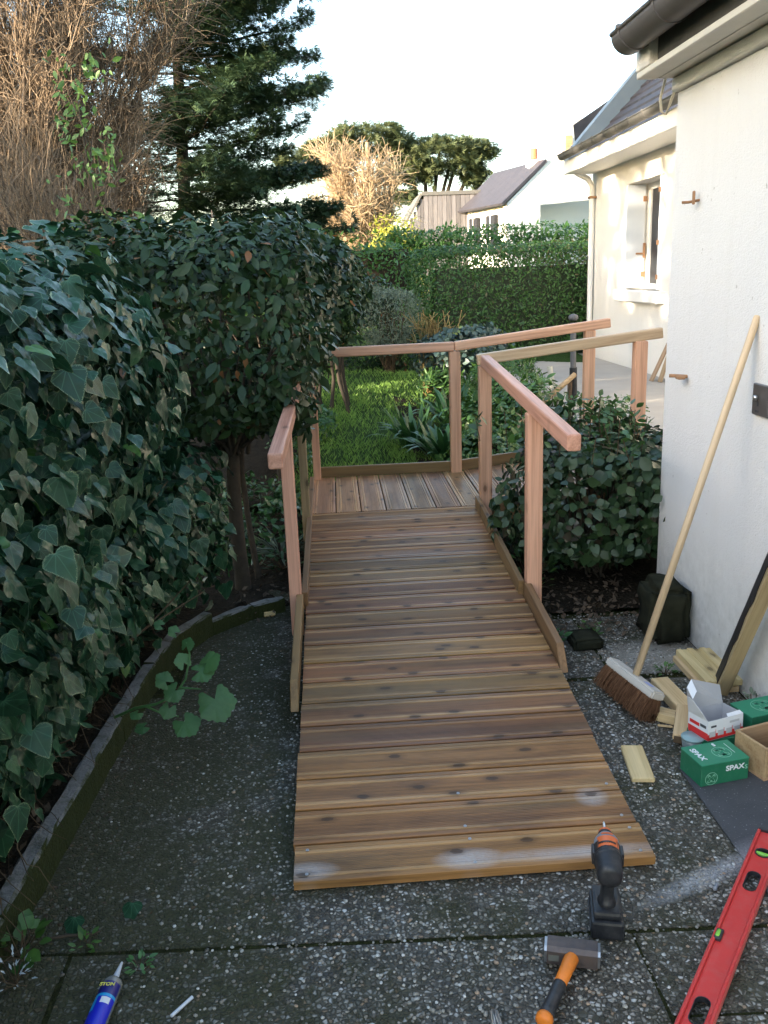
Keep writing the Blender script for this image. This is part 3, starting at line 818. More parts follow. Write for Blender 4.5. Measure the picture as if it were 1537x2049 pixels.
for f in ((0, 1, 2, 3), (7, 6, 5, 4), (0, 4, 5, 1), (1, 5, 6, 2), (2, 6, 7, 3), (3, 7, 4, 0)): bm.faces.new([vv[i] for i in f])
link('roof', bm_mesh(bm, M_SLATE), gar)
# cable looping out under the eave
tube_obj('cable', [([(1.43, 3.93, 2.33), (1.42, 3.96, 2.25), (1.43, 3.97, 2.20), (1.45, 3.97, 2.19), (1.46, 3.95, 2.23), (1.47, 3.94, 2.27)], .006)], M_CHIM, gar, 6)
for (yy, zz, kind) in ((3.64, 1.825, 0), (3.672, 1.118, 1)):
    hk = thing('wall_hook', ['rusty iron shutter hook high on the white wall', 'rusty iron shutter catch lower on the white wall'][kind], 'hook', (1.48, yy, zz), 'iron hooks on the white wall')
    if kind == 0:
        tube_obj('pin', [([(1.485, yy, zz - .005), (1.44, yy + .01, zz - .012), (1.415, yy + .012, zz - .012)], .006)], M_RUST, hk, 6)
        box('tongue', (1.452, 1.460, yy - .010, yy + .008, zz - .022, zz + .030), M_RUST, hk, .003)
    else:
        tube_obj('pin', [([(1.485, yy, zz), (1.43, yy + .01, zz + .004), (1.41, yy + .02, zz + .004)], .008)], M_RUST, hk, 6)
        box('tongue', (1.432, 1.462, yy - .03, yy + .012, zz - .009, zz + .006), M_RUST, hk, .003)
swt = thing('key_switch', 'grey metal key switch plate fixed on the white wall', 'switch', (1.47, 3.0, 1.11))
box('plate', (1.466, 1.4805, 2.93, 3.045, 1.055, 1.165), M_SWITCH, swt, .003)
link('keyhole', bm_mesh(lathe([(0, .010), (.010, .009)], 14), M_ZINC, True), swt, axis_M((1.468, 3.0, 1.118), (1.450, 3.0, 1.118)))
box('keyhole_slot', (1.4640, 1.4662, 2.996, 3.003, 1.088, 1.106), M_DKPRINT, swt)
box('maker_plate', (1.4644, 1.4662, 2.992, 3.014, 1.066, 1.074), M_DKPRINT, swt)

# ------------------------------------------------------------------ house wing with the window
hs = thing('house', 'cream rendered house wing with a white shuttered window and slate roof', 'house', (5, 9, 0))
FX = 3.57; WY0, WY1, WZ0, WZ1 = 9.74, 10.90, 1.30, 2.50
bm = bmesh.new()
box_bm(bm, FX, FX + .38, 3.95, WY0, -.1, 2.80); box_bm(bm, FX, FX + .38, WY1, 12.40, -.1, 2.80)
box_bm(bm, FX, FX + .38, WY0, WY1, -.1, WZ0 - .002); box_bm(bm, FX, FX + .38, WY0, WY1, WZ1 + .002, 2.80)
box_bm(bm, FX + .385, 8.5, 12.1, 12.40, -.1, 2.80); box_bm(bm, FX + .60, FX + .62, WY0 - .3, WY1 + .3, WZ0 - .2, WZ1 + .2)
link('wall', bm_mesh(bm, M_WALLF), hs)
box('sill', (FX - .10, FX + .10, 9.56, 11.07, 1.165, 1.298), M_WHITEP, hs, .012)
win = box('window', (FX + .235, FX + .285, WY0 + .001, WY1 - .002, WZ0 + .001, WZ0 + .06), M_WHITEP, hs, .004)
for b in ((WY0 + .001, WY1 - .002, WZ1 - .07, WZ1 - .001), (WY0 + .001, WY0 + .06, WZ0 + .062, WZ1 - .072), (WY1 - .11, WY1 - .002, WZ0 + .062, WZ1 - .072), (10.22, 10.28, WZ0 + .062, WZ1 - .072)):
    box('frame', (FX + .235, FX + .285, b[0], b[1], b[2], b[3]), M_WHITEP, win, .004)
box('pane', (FX + .258, FX + .264, WY0 + .06, 10.22, WZ0 + .06, WZ1 - .07), M_GLASS, win)
box('pane', (FX + .258, FX + .264, 10.28, WY1 - .11, WZ0 + .06, WZ1 - .07), M_WINDARK, win)
box('curtain', (FX + .30, FX + .31, WY0 + .02, WY1 - .12, WZ0 + .02, WZ1 - .02), M_CURT, win)
M_SHUT = simple('shutter_paint', (.66, .70, .74), .5, 0, .04, 10, .05)
sh = box('shutter', (FX - .025, FX + .20, WY1 - .035, WY1 - .004, WZ0 + .01, WZ1 - .01), M_SHUT, hs, .003)
box('hinge', (FX + .17, FX + .215, WY1 - .05, WY1 - .036, 2.30, 2.36), M_RUST, sh); box('hinge', (FX + .17, FX + .215, WY1 - .05, WY1 - .036, 1.44, 1.50), M_RUST, sh)
box('latch', (FX + .10, FX + .215, WY1 - .052, WY1 - .036, 1.70, 1.72), M_RUST, sh); box('latch', (FX + .185, FX + .215, WY1 - .05, WY1 - .036, 1.66, 1.83), M_RUST, sh)
sh3 = box('shutter', (FX - .03, FX + .20, WY0 + .004, WY0 + .034, WZ0 + .01, WZ1 - .01), M_SHUT, hs, .003)
for z in (1.42, 1.78, 2.32): box('hinge', (FX - .045, FX - .031, WY0 + .002, WY0 + .034, z, z + .05), M_RUST, sh3)
box('soffit', (3.19, FX + .02, 3.96, 12.28, 2.765, 2.785), M_WHITEP, hs)
box('fascia', (3.155, 3.185, 3.96, 12.34, 2.765, 2.93), M_WHITEP, hs, .004)
gutter('gutter', 3.10, 2.99, .06, 3.96, 12.2, M_GUTOLD, hs, [11.9 - .42 * k for k in range(12)])
# slate slope: courses as real steps
rs = 1.05
roof = bmesh.new()
nc = 26
for k in range(nc):
    xa, xb = 3.20 + k * .13, 3.20 + (k + 1) * .13
    za, zb = 2.83 + k * .13 * rs, 2.83 + (k + 1) * .13 * rs
    t = .012
    v8 = [roof.verts.new(v) for v in ((xa, 3.96, za + t), (xa, 12.2, za + t), (xb + .02, 12.2, zb + .003), (xb + .02, 3.96, zb + .003), (xa, 3.96, za - .02), (xa, 12.2, za - .02))]
    roof.faces.new((v8[0], v8[3], v8[2], v8[1])); roof.faces.new((v8[0], v8[1], v8[5], v8[4]))
rf = link('roof', bm_mesh(roof, M_SLATE), hs)
# white verge at the far gable end, its shade painted in as grey-blue
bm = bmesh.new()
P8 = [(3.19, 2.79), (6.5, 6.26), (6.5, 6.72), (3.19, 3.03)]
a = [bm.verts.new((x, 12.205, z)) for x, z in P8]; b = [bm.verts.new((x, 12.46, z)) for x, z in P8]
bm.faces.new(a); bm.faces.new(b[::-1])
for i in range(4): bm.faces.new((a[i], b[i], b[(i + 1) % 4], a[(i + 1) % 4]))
link('verge', bm_mesh(bm, simple('verge_shade_grey', (.16, .20, .235), .5, 0, .06, 9, .05)), hs)
tube_obj('downpipe', [([(3.52, 12.24, .38), (3.52, 12.24, 2.60), (3.46, 12.24, 2.70), (3.30, 12.24, 2.78)], .036)], M_WHITEP, hs, 10)
for z in (.8, 2.45): box('pipe_clip', (3.475, 3.57, 12.19, 12.29, z, z + .03), M_RUST, hs, .003)
box('chimney', (4.15, 4.9, 10.9, 11.45, 3.4, 6.6), M_CHIM, hs, .01)
bm = bmesh.new()
q = [at(1147, 250, 13.6), at(1240, 185, 13.6), at(1240, 330, 13.6), at(1155, 330, 13.6)]
a = [bm.verts.new(v) for v in q]; b = [bm.verts.new((v.x + .9, v.y + 1.8, v.z)) for v in q]
bm.faces.new(a); bm.faces.new(b[::-1])
for i in range(4): bm.faces.new((a[i], b[i], b[(i + 1) % 4], a[(i + 1) % 4]))
link('rear_roof', bm_mesh(bm, M_SLATEF), hs)

# ------------------------------------------------------------------ far house and cedar-clad shed
fh = thing('far_house', 'distant white house with grey slate roof beyond the hedges', 'house', (6, 29, 0))
N0 = Vector((5.40, 28.0, 0)); U = Vector((.974, .234, 0)); E = Vector((-.27, .963, 0))
def gp(s, t, z): return N0 + U * s + E * t + Vector((0, 0, z))
prof = [(0, .3), (0, 3.52), (1.30, 4.66), (1.45, 4.80), (1.45, 5.9), (6.8, 5.9), (6.8, .3)]
me = flat_poly(prof, [[(1.10, .5), (1.10, 3.45), (3.4, 3.62), (3.4, .5)]], .25)
me.materials.clear(); me.materials.append(M_NEIGH)
link('wall', me, fh, Matrix(((U.x, 0, .234, N0.x), (U.y, 0, -.974, N0.y), (0, 1, 0, 0), (0, 0, 0, 1))))
def quad_slab(name, pts, th, mat, pa):
    n = (pts[1] - pts[0]).cross(pts[3] - pts[0]).normalized() * th
    bm = bmesh.new(); a = [bm.verts.new(p) for p in pts]; b = [bm.verts.new(p + n) for p in pts]
    bm.faces.new(a); bm.faces.new(b[::-1])
    for i in range(4): bm.faces.new((a[i], b[i], b[(i + 1) % 4], a[(i + 1) % 4]))
    return link(name, bm_mesh(bm, mat), pa)
sw = quad_slab('side_wall', [gp(.13, .13, .3), gp(.13, 3.3, .3), gp(.13, 3.3, 3.52), gp(.13, .13, 3.52)], .2, M_NEIGH, fh)
quad_slab('roof', [gp(-.15, -.16, 3.46), gp(1.30, -.16, 4.70), gp(1.30, 3.4, 4.70), gp(-.15, 3.4, 3.46)], .08, M_SLATEF, fh)
quad_slab('porch_wall', [gp(1.0, 1.2, .3), gp(3.5, 1.2, .3), gp(3.5, 1.2, 3.7), gp(1.0, 1.2, 3.7)], .1, M_WALLF, fh)
box('porch_post', (-.09, .09, -.09, .09, 0, 3.1), OLDWOOD, fh, 0, Matrix.Translation(gp(1.2, .3, .4)))
for t in (.75, 2.05):
    wn_ = quad_slab('window', [gp(-.005, t, 2.35), gp(-.005, t + .62, 2.35), gp(-.005, t + .62, 3.25), gp(-.005, t, 3.25)], .10, M_WINDARK, fh)
    quad_slab('frame', [gp(-.012, t + .29, 2.35), gp(-.012, t + .33, 2.35), gp(-.012, t + .33, 3.25), gp(-.012, t, 3.25) + E * .29], .05, M_WHITEP, wn_)
box('shutter', (-.10, .10, -.05, .05, 0, .95), OLDWOOD, fh, 0, Matrix.Translation(gp(1.98, -.20, 4.46)))
link('chimney_pot', bm_mesh(lathe([(0, .11), (.3, .10)], 10), simple('terracotta', (.5, .16, .07), .8)), fh, axis_M(gp(1.25, .6, 4.70), gp(1.25, .6, 5.0)))
ch = link('chimney', bm_mesh((lambda b: (box_bm(b, -.25, .25, -.25, .25, 0, .35), b)[1])(bmesh.new()), M_NEIGH), fh, Matrix.Translation(gp(1.3, .6, 4.45)))

sh_ = thing('clad_shed', 'grey weathered timber clad shed beside the far white house', 'shed', (4, 30, 0))
SY = 31.0
xa, xb, xl = at(848, 420, SY).x, at(968, 420, SY).x, at(820, 420, SY).x
zt = at(890, 388, SY).z; zl = at(820, 440, SY).z
box('wall', (xl + .10, xb, SY + .05, SY + 2.6, .3, zl - .05), CLAD, sh_)
box('wall', (xa + .1, xb, SY + .05, SY + 2.6, zl - .045, zt - .06), CLAD, sh_)
n = 13
for k in range(n):
    a_, b_ = xa + (xb - xa) * k / n, xa + (xb - xa) * (k + 1) / n
    timber('board', (a_ / 2 + b_ / 2, SY, .3), (a_ / 2 + b_ / 2, SY, zt - .03), (b_ - a_) - .012, .03, CLAD, sh_, (0, -1, 0))
for k in range(4):
    a_, b_ = xl + (xa - xl) * k / 4, xl + (xa - xl) * (k + 1) / 4
    timber('board', (a_ / 2 + b_ / 2, SY + .005, .3), (a_ / 2 + b_ / 2, SY + .005, zl + (zt - zl) * (k + .3) / 4), (b_ - a_) - .01, .03, CLAD, sh_, (0, -1, 0))
box('roof_edge', (xa - .05, xb + .05, SY - .06, SY + 2.7, zt - .03, zt + .09), M_GUTOLD, sh_)
quad_slab('roof', [Vector((xl - .1, SY - .06, zl - .1)), Vector((xa - .04, SY - .06, zt)), Vector((xa - .04, SY + 2.7, zt)), Vector((xl - .1, SY + 2.7, zl - .1))], .07, M_GUTOLD, sh_)

# ================================================================== THE TIMBER RAMP
ramp = thing('timber_ramp', 'new timber ramp of grooved brown planks with pinkish handrails', 'ramp', (.3, 3.5, 0))
RX0, RX1, RY0, RY1, RZ0, RZ1 = -.182, .797, 2.028, 5.000, .030, .250
SL = (RZ1 - RZ0) / (RY1 - RY0)
def rz(y): return RZ0 + SL * (y - RY0)
half = [(-.0705, .0125), (-.066, .0135), (-.056, .0135), (-.054, .0105), (-.052, .0105), (-.050, .0145), (-.041, .0145), (-.039, .0105), (-.037, .0105), (-.035, .0130)]
reed = []
y = -.034
while y < .033: reed += [(y, .0130), (y + .003, .0130), (y + .0042, .0116), (y + .0058, .0116)]; y += .0068
prof = half + reed + [(-a, b) for a, b in half[::-1]] + [(.0705, -.0125), (-.0705, -.0125)]
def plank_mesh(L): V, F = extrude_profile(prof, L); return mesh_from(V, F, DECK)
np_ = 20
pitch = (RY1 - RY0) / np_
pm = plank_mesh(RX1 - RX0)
screw_me = bm_mesh(lathe([(0, .0048), (.0015, .0048), (.0016, .0022), (.0003, .0020)], 10), M_SCREW)
k_ = pitch / .1486
for i in range(np_):
    yc = RY0 + (i + .5) * pitch
    dx = random.uniform(-.003, .003)
    M = axis_M((RX0 + dx, yc, rz(yc) - .013 + random.uniform(-.0012, .0012)), (RX1 + dx, yc, rz(yc) - .013 + random.uniform(-.0012, .0012)), (0, -SL, 1))
    M = M @ Matrix.Diagonal((1, k_, 1, 1)) if False else M
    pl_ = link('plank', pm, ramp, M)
    if i < 3:
        for sx_ in (.035, .49, .945):
            for sy_ in (-.047, .047):
                if i > 0 and (sx_ < .4 or sy_ > 0): continue
                p = M @ Vector((-.4895 + sx_, sy_, .0148))
                link('screw', screw_me, pl_, axis_M(p, p + Vector((0, -SL, 1)) * .004))
# landing and upper run, planks lie the other way
def plank2(xc, z0, z1=None):
    return None
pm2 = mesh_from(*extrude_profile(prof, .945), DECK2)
LY0, LY1 = 5.005, 5.950
x = RX0 + .0735
UP = []
for i in range(14):
    xc = RX0 + .0735 + i * .1475
    z = .25 if xc < .80 else .25 + .10 * (xc - .80)
    up = (0, 0, 1) if xc < .80 else (-.10, 0, 1)
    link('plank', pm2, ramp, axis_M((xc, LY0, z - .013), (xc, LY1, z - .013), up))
XE = RX0 + .0735 + 13 * .1475 + .074
# bearers and stringers under the deck
for xs_ in (RX0 + .03, .31, RX1 - .03):
    V = [(xs_ - .022, RY0 + .45, .0), (xs_ - .022, RY1 - .002, .0), (xs_ - .022, RY1 - .002, RZ1 - .030), (xs_ - .022, RY0 + .02, RZ0 - .028), (xs_ - .022, RY0 + .02, .001)]
    V2 = [(a + .044, b, c) for a, b, c in V]; nn = len(V)
    link('bearer', mesh_from(V + V2, [tuple(range(nn)), tuple(range(2 * nn - 1, nn - 1, -1))] + [(i, i + nn, (i + 1) % nn + nn, (i + 1) % nn) for i in range(nn)], DARKW), ramp)
for yb in (LY0 + .03, 5.48, LY1 - .03): timber('bearer', (RX0 + .01, yb, .165), (RX1, yb, .165), .044, .12, DARKW, ramp)
timber('bearer', (RX1 + .02, LY0 + .022, .17), (XE, LY0 + .022, .17 + .1 * (XE - RX1)), .044, .125, KERBW, ramp)
timber('bearer', (RX1 + .02, LY1 - .022, .17), (XE, LY1 - .022, .17 + .1 * (XE - RX1)), .044, .125, DARKW, ramp)
for (a, b) in ((RX0 + .03, 5.03), (RX0 + .03, 5.9), (RX1 - .02, 5.9), (XE - .1, 5.03), (XE - .1, 5.9)): box('foot', (a - .035, a + .035, b - .035, b + .035, -.02, .105), DARKW, ramp)
# edge boards
def edge_board(p0, p1, wy, hz, cut=False):
    L = (Vector(p1) - Vector(p0)).length
    bm = bmesh.new(); vs_ = box_bm(bm, -L / 2, L / 2, -wy / 2, wy / 2, -hz / 2, hz / 2)
    if cut:
        for v in vs_:
            if v.co.x < 0 and v.co.z > 0: v.co.x += .085
    bmesh.ops.bevel(bm, geom=list(bm.edges), offset=.0025, affect='EDGES')
    return link('edge_board', bm_mesh(bm, KERBW), ramp, axis_M(p0, p1))
h = .062
def zb(y): return rz(y) + .022
edge_board((.8165, 3.06, zb(3.06)), (.8165, 3.735, zb(3.735)), .030, .085, True)
edge_board((.792, 3.745, zb(3.745) + .002), (.792, 4.985, zb(4.985) + .002), .026, .085)
edge_board((-.2065, 2.90, zb(2.90)), (-.2065, 3.735, zb(3.735)), .030, .085, True)
edge_board((-.186, 3.745, zb(3.745) + .002), (-.186, 5.70, .25 + .024), .026, .085)
edge_board((-.176, 5.968, .284), (.772, 5.968, .284), .028, .07)
edge_board((.83, 5.968, .288), (XE, 5.968, .288 + .1 * (XE - .83)), .028, .07)
# posts
def post(x, y, z0, z1, wx, wy, mat=PINK):
    return timber('post', (x, y, z0), (x, y, z1), wx, wy, mat, ramp, (0, 1, 0), .004)
RW, RH = .046, .062
def railz_R(y): return .938 + .0675 * (y - 3.09)
post(.845, 3.742, .02, railz_R(3.742), .068, .062)
post(.838, 4.965, .06, railz_R(4.965), .068, .066)
post(-.226, 3.765, .02, .950, .054, .058)
post(-.203, 4.86, .06, .986, .046, .05, PINE)
post(-.155, 5.915, .10, 1.085, .05, .06)
post(.800, 5.940, .10, 1.070, .072, .066)
post(1.712, 5.940, .12, 1.175 - .004, .068, .066)
post(1.722, 4.965, .12, 1.166, .070, .066)
# rails: rounded, laid along the posts
def rail(p0, p1, mat=PINK, wy=.052, hz=.062): return timber('handrail', p0, p1, wy, hz, mat, ramp, (0, 0, 1), .010, 3)
rail((.845, 3.09, .970), (.838, 5.000, 1.099), PINK, .052, .064)
rail((-.226, 3.08, .958), (-.204, 5.0, 1.022), PINK, .054, .060)
rail((-.16, 5.930, 1.075 + .020), (.797, 5.930, 1.071 + .031))
rail((.800, 5.930, 1.071 + .0315), (1.845, 5.930, 1.175 + .040))
rail((.795, 4.968, 1.10), (1.845, 4.968, 1.208), PINK_PALE, .05, .060)

# ================================================================== PLANTS NEAR
ivy = thing('ivy', 'large leaved ivy with pale edged leaves covering the left border behind the edging', 'ivy', (-1.2, 2.2, .1))
IV = [((-1.36, 2.15, .95), (.62, 1.55, .86)), ((-1.02, 3.15, .50), (.36, .72, .42)), ((-1.05, 1.9, .45), (.30, .95, .38)), ((-1.17, 3.0, 1.22), (.58, .80, .58)), ((-.86, 3.78, .52), (.37, .52, .42)), ((-1.14, 2.35, .40), (.33, 1.45, .34))]
def ivy_keep(P):
    kx = np.interp(P[:, 1], [0, 1.9, 2.9, 3.3, 3.62, 3.85, 4.1, 4.3], [-.93, -.90, -.85, -.81, -.74, -.62, -.36, -.30])
    lim = kx - .045 + np.clip(P[:, 2] - .17, 0, 1) * np.where(P[:, 1] < 3.4, .55, .8) + rng.normal(0, .03, len(P))
    return (P[:, 0] < lim) & (P[:, 2] > .13 + .08 * np.sin(P[:, 1] * 9) ** 2)
foliage(ivy, IVY, IV, 19000, .060, L_IVY, 2.8, .30, (0, 0, -1), .48, .45, .45, 300, .08, .045, ivy_keep, None, .55)
branches_inside(ivy, (-1.3, 2.2, .1), IV, 60, T_BROWN, .010, 'stems')
# trailing bare stems at the foot
lines = []
for _ in range(46):
    y0 = random.uniform(1.5, 3.9); x0 = -.92 + random.uniform(-.1, .06); z0 = random.uniform(.2, .42)
    k = np.linspace(0, 1, 6)[:, None]
    lines.append((np.array([x0, y0, z0]) + k * np.array([.12, random.uniform(-.1, .1), -(z0 - .11)]) + rng.normal(0, .012, (6, 3)), np.linspace(.0022, .001, 6)))
tube_obj('trailing_stems', lines, T_BROWN, ivy, 3, True, 'stuff')
# umbels of ivy fruit
for p in ((-.78, 1.98, 1.02), (-.72, 2.4, .62)):
    bm = bmesh.new(); bmesh.ops.create_icosphere(bm, subdivisions=2, radius=.018)
    for v in bm.verts: v.co *= random.uniform(.75, 1.25)
    link('fruit', bm_mesh(bm, L_LIME, True), ivy, Matrix.Translation(p))

hedge = thing('laurel_hedge', 'tall dark green leafy hedge with bare lower stems left of the ramp', 'hedge', (-.55, 5.2, 0))
HB = [((-.70, 4.72, 1.33), (.66, .80, .50)), ((-.50, 6.3, 1.36), (.66, 1.35, .47))]
def hedge_keep(P): return P[:, 0] < -.12 + np.clip(P[:, 2] - 1.0, -.4, .8) * .36 + rng.normal(0, .03, len(P))
foliage(hedge, OVAL, HB, 40000, .056, L_BAY, 5.5, .22, (0, 0, -.55), .75, .62, .30, 300, .7, .05, hedge_keep, None, .5)
branches_inside(hedge, (-.55, 4.5, .72), HB[:1], 26, M_BARKD, .012)
branches_inside(hedge, (-.45, 6.2, .75), HB[1:], 26, M_BARKD, .012)
tube_obj('trunk', [([(-.535, 4.42, -.02), (-.545, 4.43, .25), (-.55, 4.46, .5), (-.54, 4.5, .8), (-.56, 4.55, 1.2)], [.044, .038, .036, .033, .028])], M_BARKD, hedge, 10)
tube_obj('trunk', [([(-.47, 4.60, -.02), (-.50, 4.6, .3), (-.52, 4.62, .6), (-.50, 4.66, .95)], [.019, .016, .015, .012])], M_BARKD, hedge, 9)
tube_obj('trunk', [([(-.40, 6.1, .0), (-.42, 6.1, .5), (-.40, 6.15, 1.1)], [.03, .025, .02])], M_BARKD, hedge, 8)
tube_obj('trunk', [([(-.28, 6.7, .0), (-.26, 6.75, .5), (-.3, 6.8, 1.1)], [.025, .02, .018])], M_BARKD, hedge, 8)

# second clump further along the row, with several bare stems
mst = thing('multi_stem_shrub', 'dark multi stemmed shrub with leaning bare trunks at the lawn edge', 'shrub', (.0, 9.4, .2))
MSB = [((-.10, 9.4, 1.38), (.42, .7, .50)), ((.13, 9.0, 1.45), (.20, .35, .42))]
foliage(mst, OVAL, MSB, 7000, .062, L_BAY, 2.6, .22, (0, 0, -.5), .75, .65, .3, 0, .6, .06)
for x0, x1, y0 in ((-.22, -.20, 9.3), (-.13, -.16, 9.5), (-.04, -.10, 9.2), (.04, .10, 9.6), (.09, .16, 9.3), (.10, .02, 9.0)):
    k = np.linspace(0, 1, 7)[:, None]
    pts = np.array([x0, y0, .15]) + k * np.array([x1 - x0, .1, 1.2]) + np.sin(k * 6 + x0 * 20) * np.array([.045, .02, .0])
    tube_obj('trunk', [(pts, np.linspace(.022, .013, 7))], M_BARKD, mst, 8)
gc = thing('ground_plant', 'low leafy plants round the foot of the multi stemmed shrub', 'plant', (-.1, 8.6, .2))
foliage(gc, OVAL, [((-.22, 8.3, .28), (.24, .7, .12)), ((-.38, 7.2, .2), (.2, .5, .12))], 1200, .05, L_STRAP, 2.2, .1, (0, 0, .6), .8, .6, .5, 0, .05)

bush = thing('shrub', 'dense dark green bush with some purplish leaves between ramp and white wall', 'bush', (1.3, 4.4, 0))
BB = [((1.30, 4.42, .46), (.45, .50, .40)), ((1.52, 4.35, .50), (.24, .36, .36))]
foliage(bush, ROUND, BB, 6500, .050, L_BUSH, 2.6, .20, (0, 0, -.45), .75, .6, .35, 300, .03, .06, None, None, .5)
branches_inside(bush, (1.3, 4.4, .0), BB, 60, M_BARKD, .010)
# fresh shoots standing above the bush
lines = []; PP = []; NN = []
for _ in range(70):
    x0, y0 = min(1.44, 1.28 + rng.normal(0, .18)), 4.40 + rng.normal(0, .2); z0 = .80; hgt = random.uniform(.02, .11)
    lines.append(([(x0, y0, z0 - .1), (x0 + rng.normal(0, .02), y0, z0 + hgt)], .0025))
    for q in range(7):
        PP.append((x0 + rng.normal(0, .02), y0 + rng.normal(0, .02), z0 - .05 + (hgt + .06) * q / 6)); NN.append((rng.normal(), rng.normal(), .9))
PP, NN = np.array(PP), norm(np.array(NN)); m_ = len(PP)
o = link('shoots', leaf_mesh(OVAL, PP, frames(NN, np.array([0, 0, .5]) + rng.normal(0, .8, (m_, 3))), .055 * rng.uniform(.6, 1.2, m_), rng.random(m_), L_BUSH2), bush); o['kind'] = 'stuff'
tube_obj('shoot_stems', lines, T_BROWN, bush, 3, True, 'stuff')

# small plants on the bare soil
def rosette(name, label, cat, c, n, size, mat, T=OVAL, spread=.07, hgt=.05, group=None):
    t = thing(name, label, cat, c, group); c = np.array(c)
    a = rng.uniform(0, 2 * PI, n); r = spread * np.sqrt(rng.random(n))
    P = c + np.stack([r * np.cos(a), r * np.sin(a), hgt * rng.random(n)], -1)
    d = np.stack([np.cos(a), np.sin(a), rng.uniform(.0, .9, n)], -1)
    N = norm(np.stack([-np.cos(a) * .5, -np.sin(a) * .5, np.ones(n)], -1) + rng.normal(0, .3, (n, 3)))
    o = link('leaves', leaf_mesh(T, P, frames(N, d), size * rng.uniform(.6, 1.2, n), rng.random(n), mat), t); o['kind'] = 'stuff'
    tube_obj('stems', [([tuple(c + np.array([0, 0, -.01])), tuple(P[i])], .0013) for i in range(0, n, 2)], T_BROWN, t, 3, True, 'stuff')
    return t
rosette('weed', 'small green weed growing beside the dark brick under the bush', 'weed', (1.075, 3.60, .0), 26, .035, L_GROUND, spread=.04)
rosette('weed', 'leafy weed tucked beside the right edge board of the ramp', 'weed', (.885, 3.52, .0), 30, .04, L_STRAP, spread=.045)
rosette('weed', 'small weed in the slab joint behind the offcuts', 'weed', (1.255, 3.185, .0), 22, .026, L_GROUND, spread=.03, hgt=.03)
rosette('weed', 'tiny weed growing at the foot of the white wall', 'weed', (1.455, 2.86, .0), 16, .028, L_GREY, spread=.02, hgt=.06)
rosette('weed', 'pale weed in the slab joint right of the sealant tube', 'weed', (-.535, 1.80, .0), 20, .022, L_LIME, spread=.03, hgt=.02)
rosette('weed', 'low clover like weed between the edging and the sealant tube', 'weed', (-.69, 1.885, .0), 18, .024, L_GROUND, spread=.03, hgt=.015)
rosette('weed', 'trailing green plant right of the ramp beneath the bush leaves', 'weed', (.93, 4.15, .03), 60, .04, L_GROUND, spread=.10, hgt=.22)
rosette('strap_plant', 'pale strap leaved plant beside the thin hedge trunk', 'plant', (-.36, 4.85, .05), 34, .17, L_GREY, T_diamond(.10), .05, .05)
rosette('weed', 'leafy ground plant behind the hedge trunk by the left post', 'weed', (-.34, 4.70, .03), 70, .045, L_STRAP, spread=.16, hgt=.08)
wf = rosette('white_flower', 'small whitish fringed flowers at the lower left edge', 'flower', (-.815, 1.765, .02), 30, .020, L_WHITEF, T_diamond(.3), .05, .05)
rosette('weed', 'green leafy plant above the white flowers at the left edge', 'weed', (-.835, 1.85, .02), 34, .045, L_GROUND, ROUND, .06, .06)

# leaves fallen on the patio
for (x, y, lab) in ((-.597, 2.005, 'pale edged ivy leaf lying on the dark patio'), (-.735, 1.965, 'small green ivy leaf lying close to the edging')):
    M = Matrix.Translation((x, y, .022)) @ Euler((rad(-30), rad(10), rad(170)), 'XYZ').to_matrix().to_4x4() @ Matrix.Scale(.055, 4)
    tag(link('fallen_leaf', tri_mesh(IVY[0], IVY[1], L_IVY, True, {'rnd': np.full(len(IVY[0]), .45), 'rim': IVY[2], 'lx': IVY[0][:, 0], 'ly': IVY[0][:, 1]}), None, M), lab, 'leaf')
tw = tube_obj('twig', [([(-.80, 1.905, .012), (-.74, 1.91, .014), (-.68, 1.915, .010), (-.66, 1.925, .008)], [.004, .004, .003, .002])], L_DEAD, None, 5)
tag(tw, 'short dry twig lying on the patio by the edging', 'twig')

# big leaved seedling leaning over the edging
sd = thing('seedling', 'bright green round leaved seedling leaning over the edging onto the patio', 'plant', (-.82, 2.85, .12))
def stem(pts, r=.005): tube_obj('stem', [(pts, np.linspace(r, r * .6, len(pts)))], L_LIME, sd, 6)
stem([(-.83, 2.86, .12), (-.74, 2.80, .18), (-.66, 2.76, .21), (-.59, 2.75, .245), (-.55, 2.75, .30)], .006)
stem([(-.70, 2.78, .195), (-.64, 2.74, .185), (-.58, 2.72, .18)], .004)
stem([(-.57, 2.75, .27), (-.50, 2.73, .27)], .004); stem([(-.55, 2.75, .30), (-.53, 2.76, .38), (-.54, 2.78, .42)], .004)
def lobed(n=44):
    V = [(0, 0.0, 0)]; rim = [0]
    for k in range(n + 1):
        a = rad(-155) + rad(310) * k / n; r = .54 * (1 + .07 * math.cos(5 * a)) * (1 + .05 * math.cos(15 * a))
        V.append((math.sin(a) * r, .12 + math.cos(a) * r, -.40 * r * r + .03 * math.cos(5 * a))); rim.append(1)
    return np.array(V), np.array([(0, k + 1, k) for k in range(1, n + 1)]), np.array(rim, float)
LOB = lobed(44)
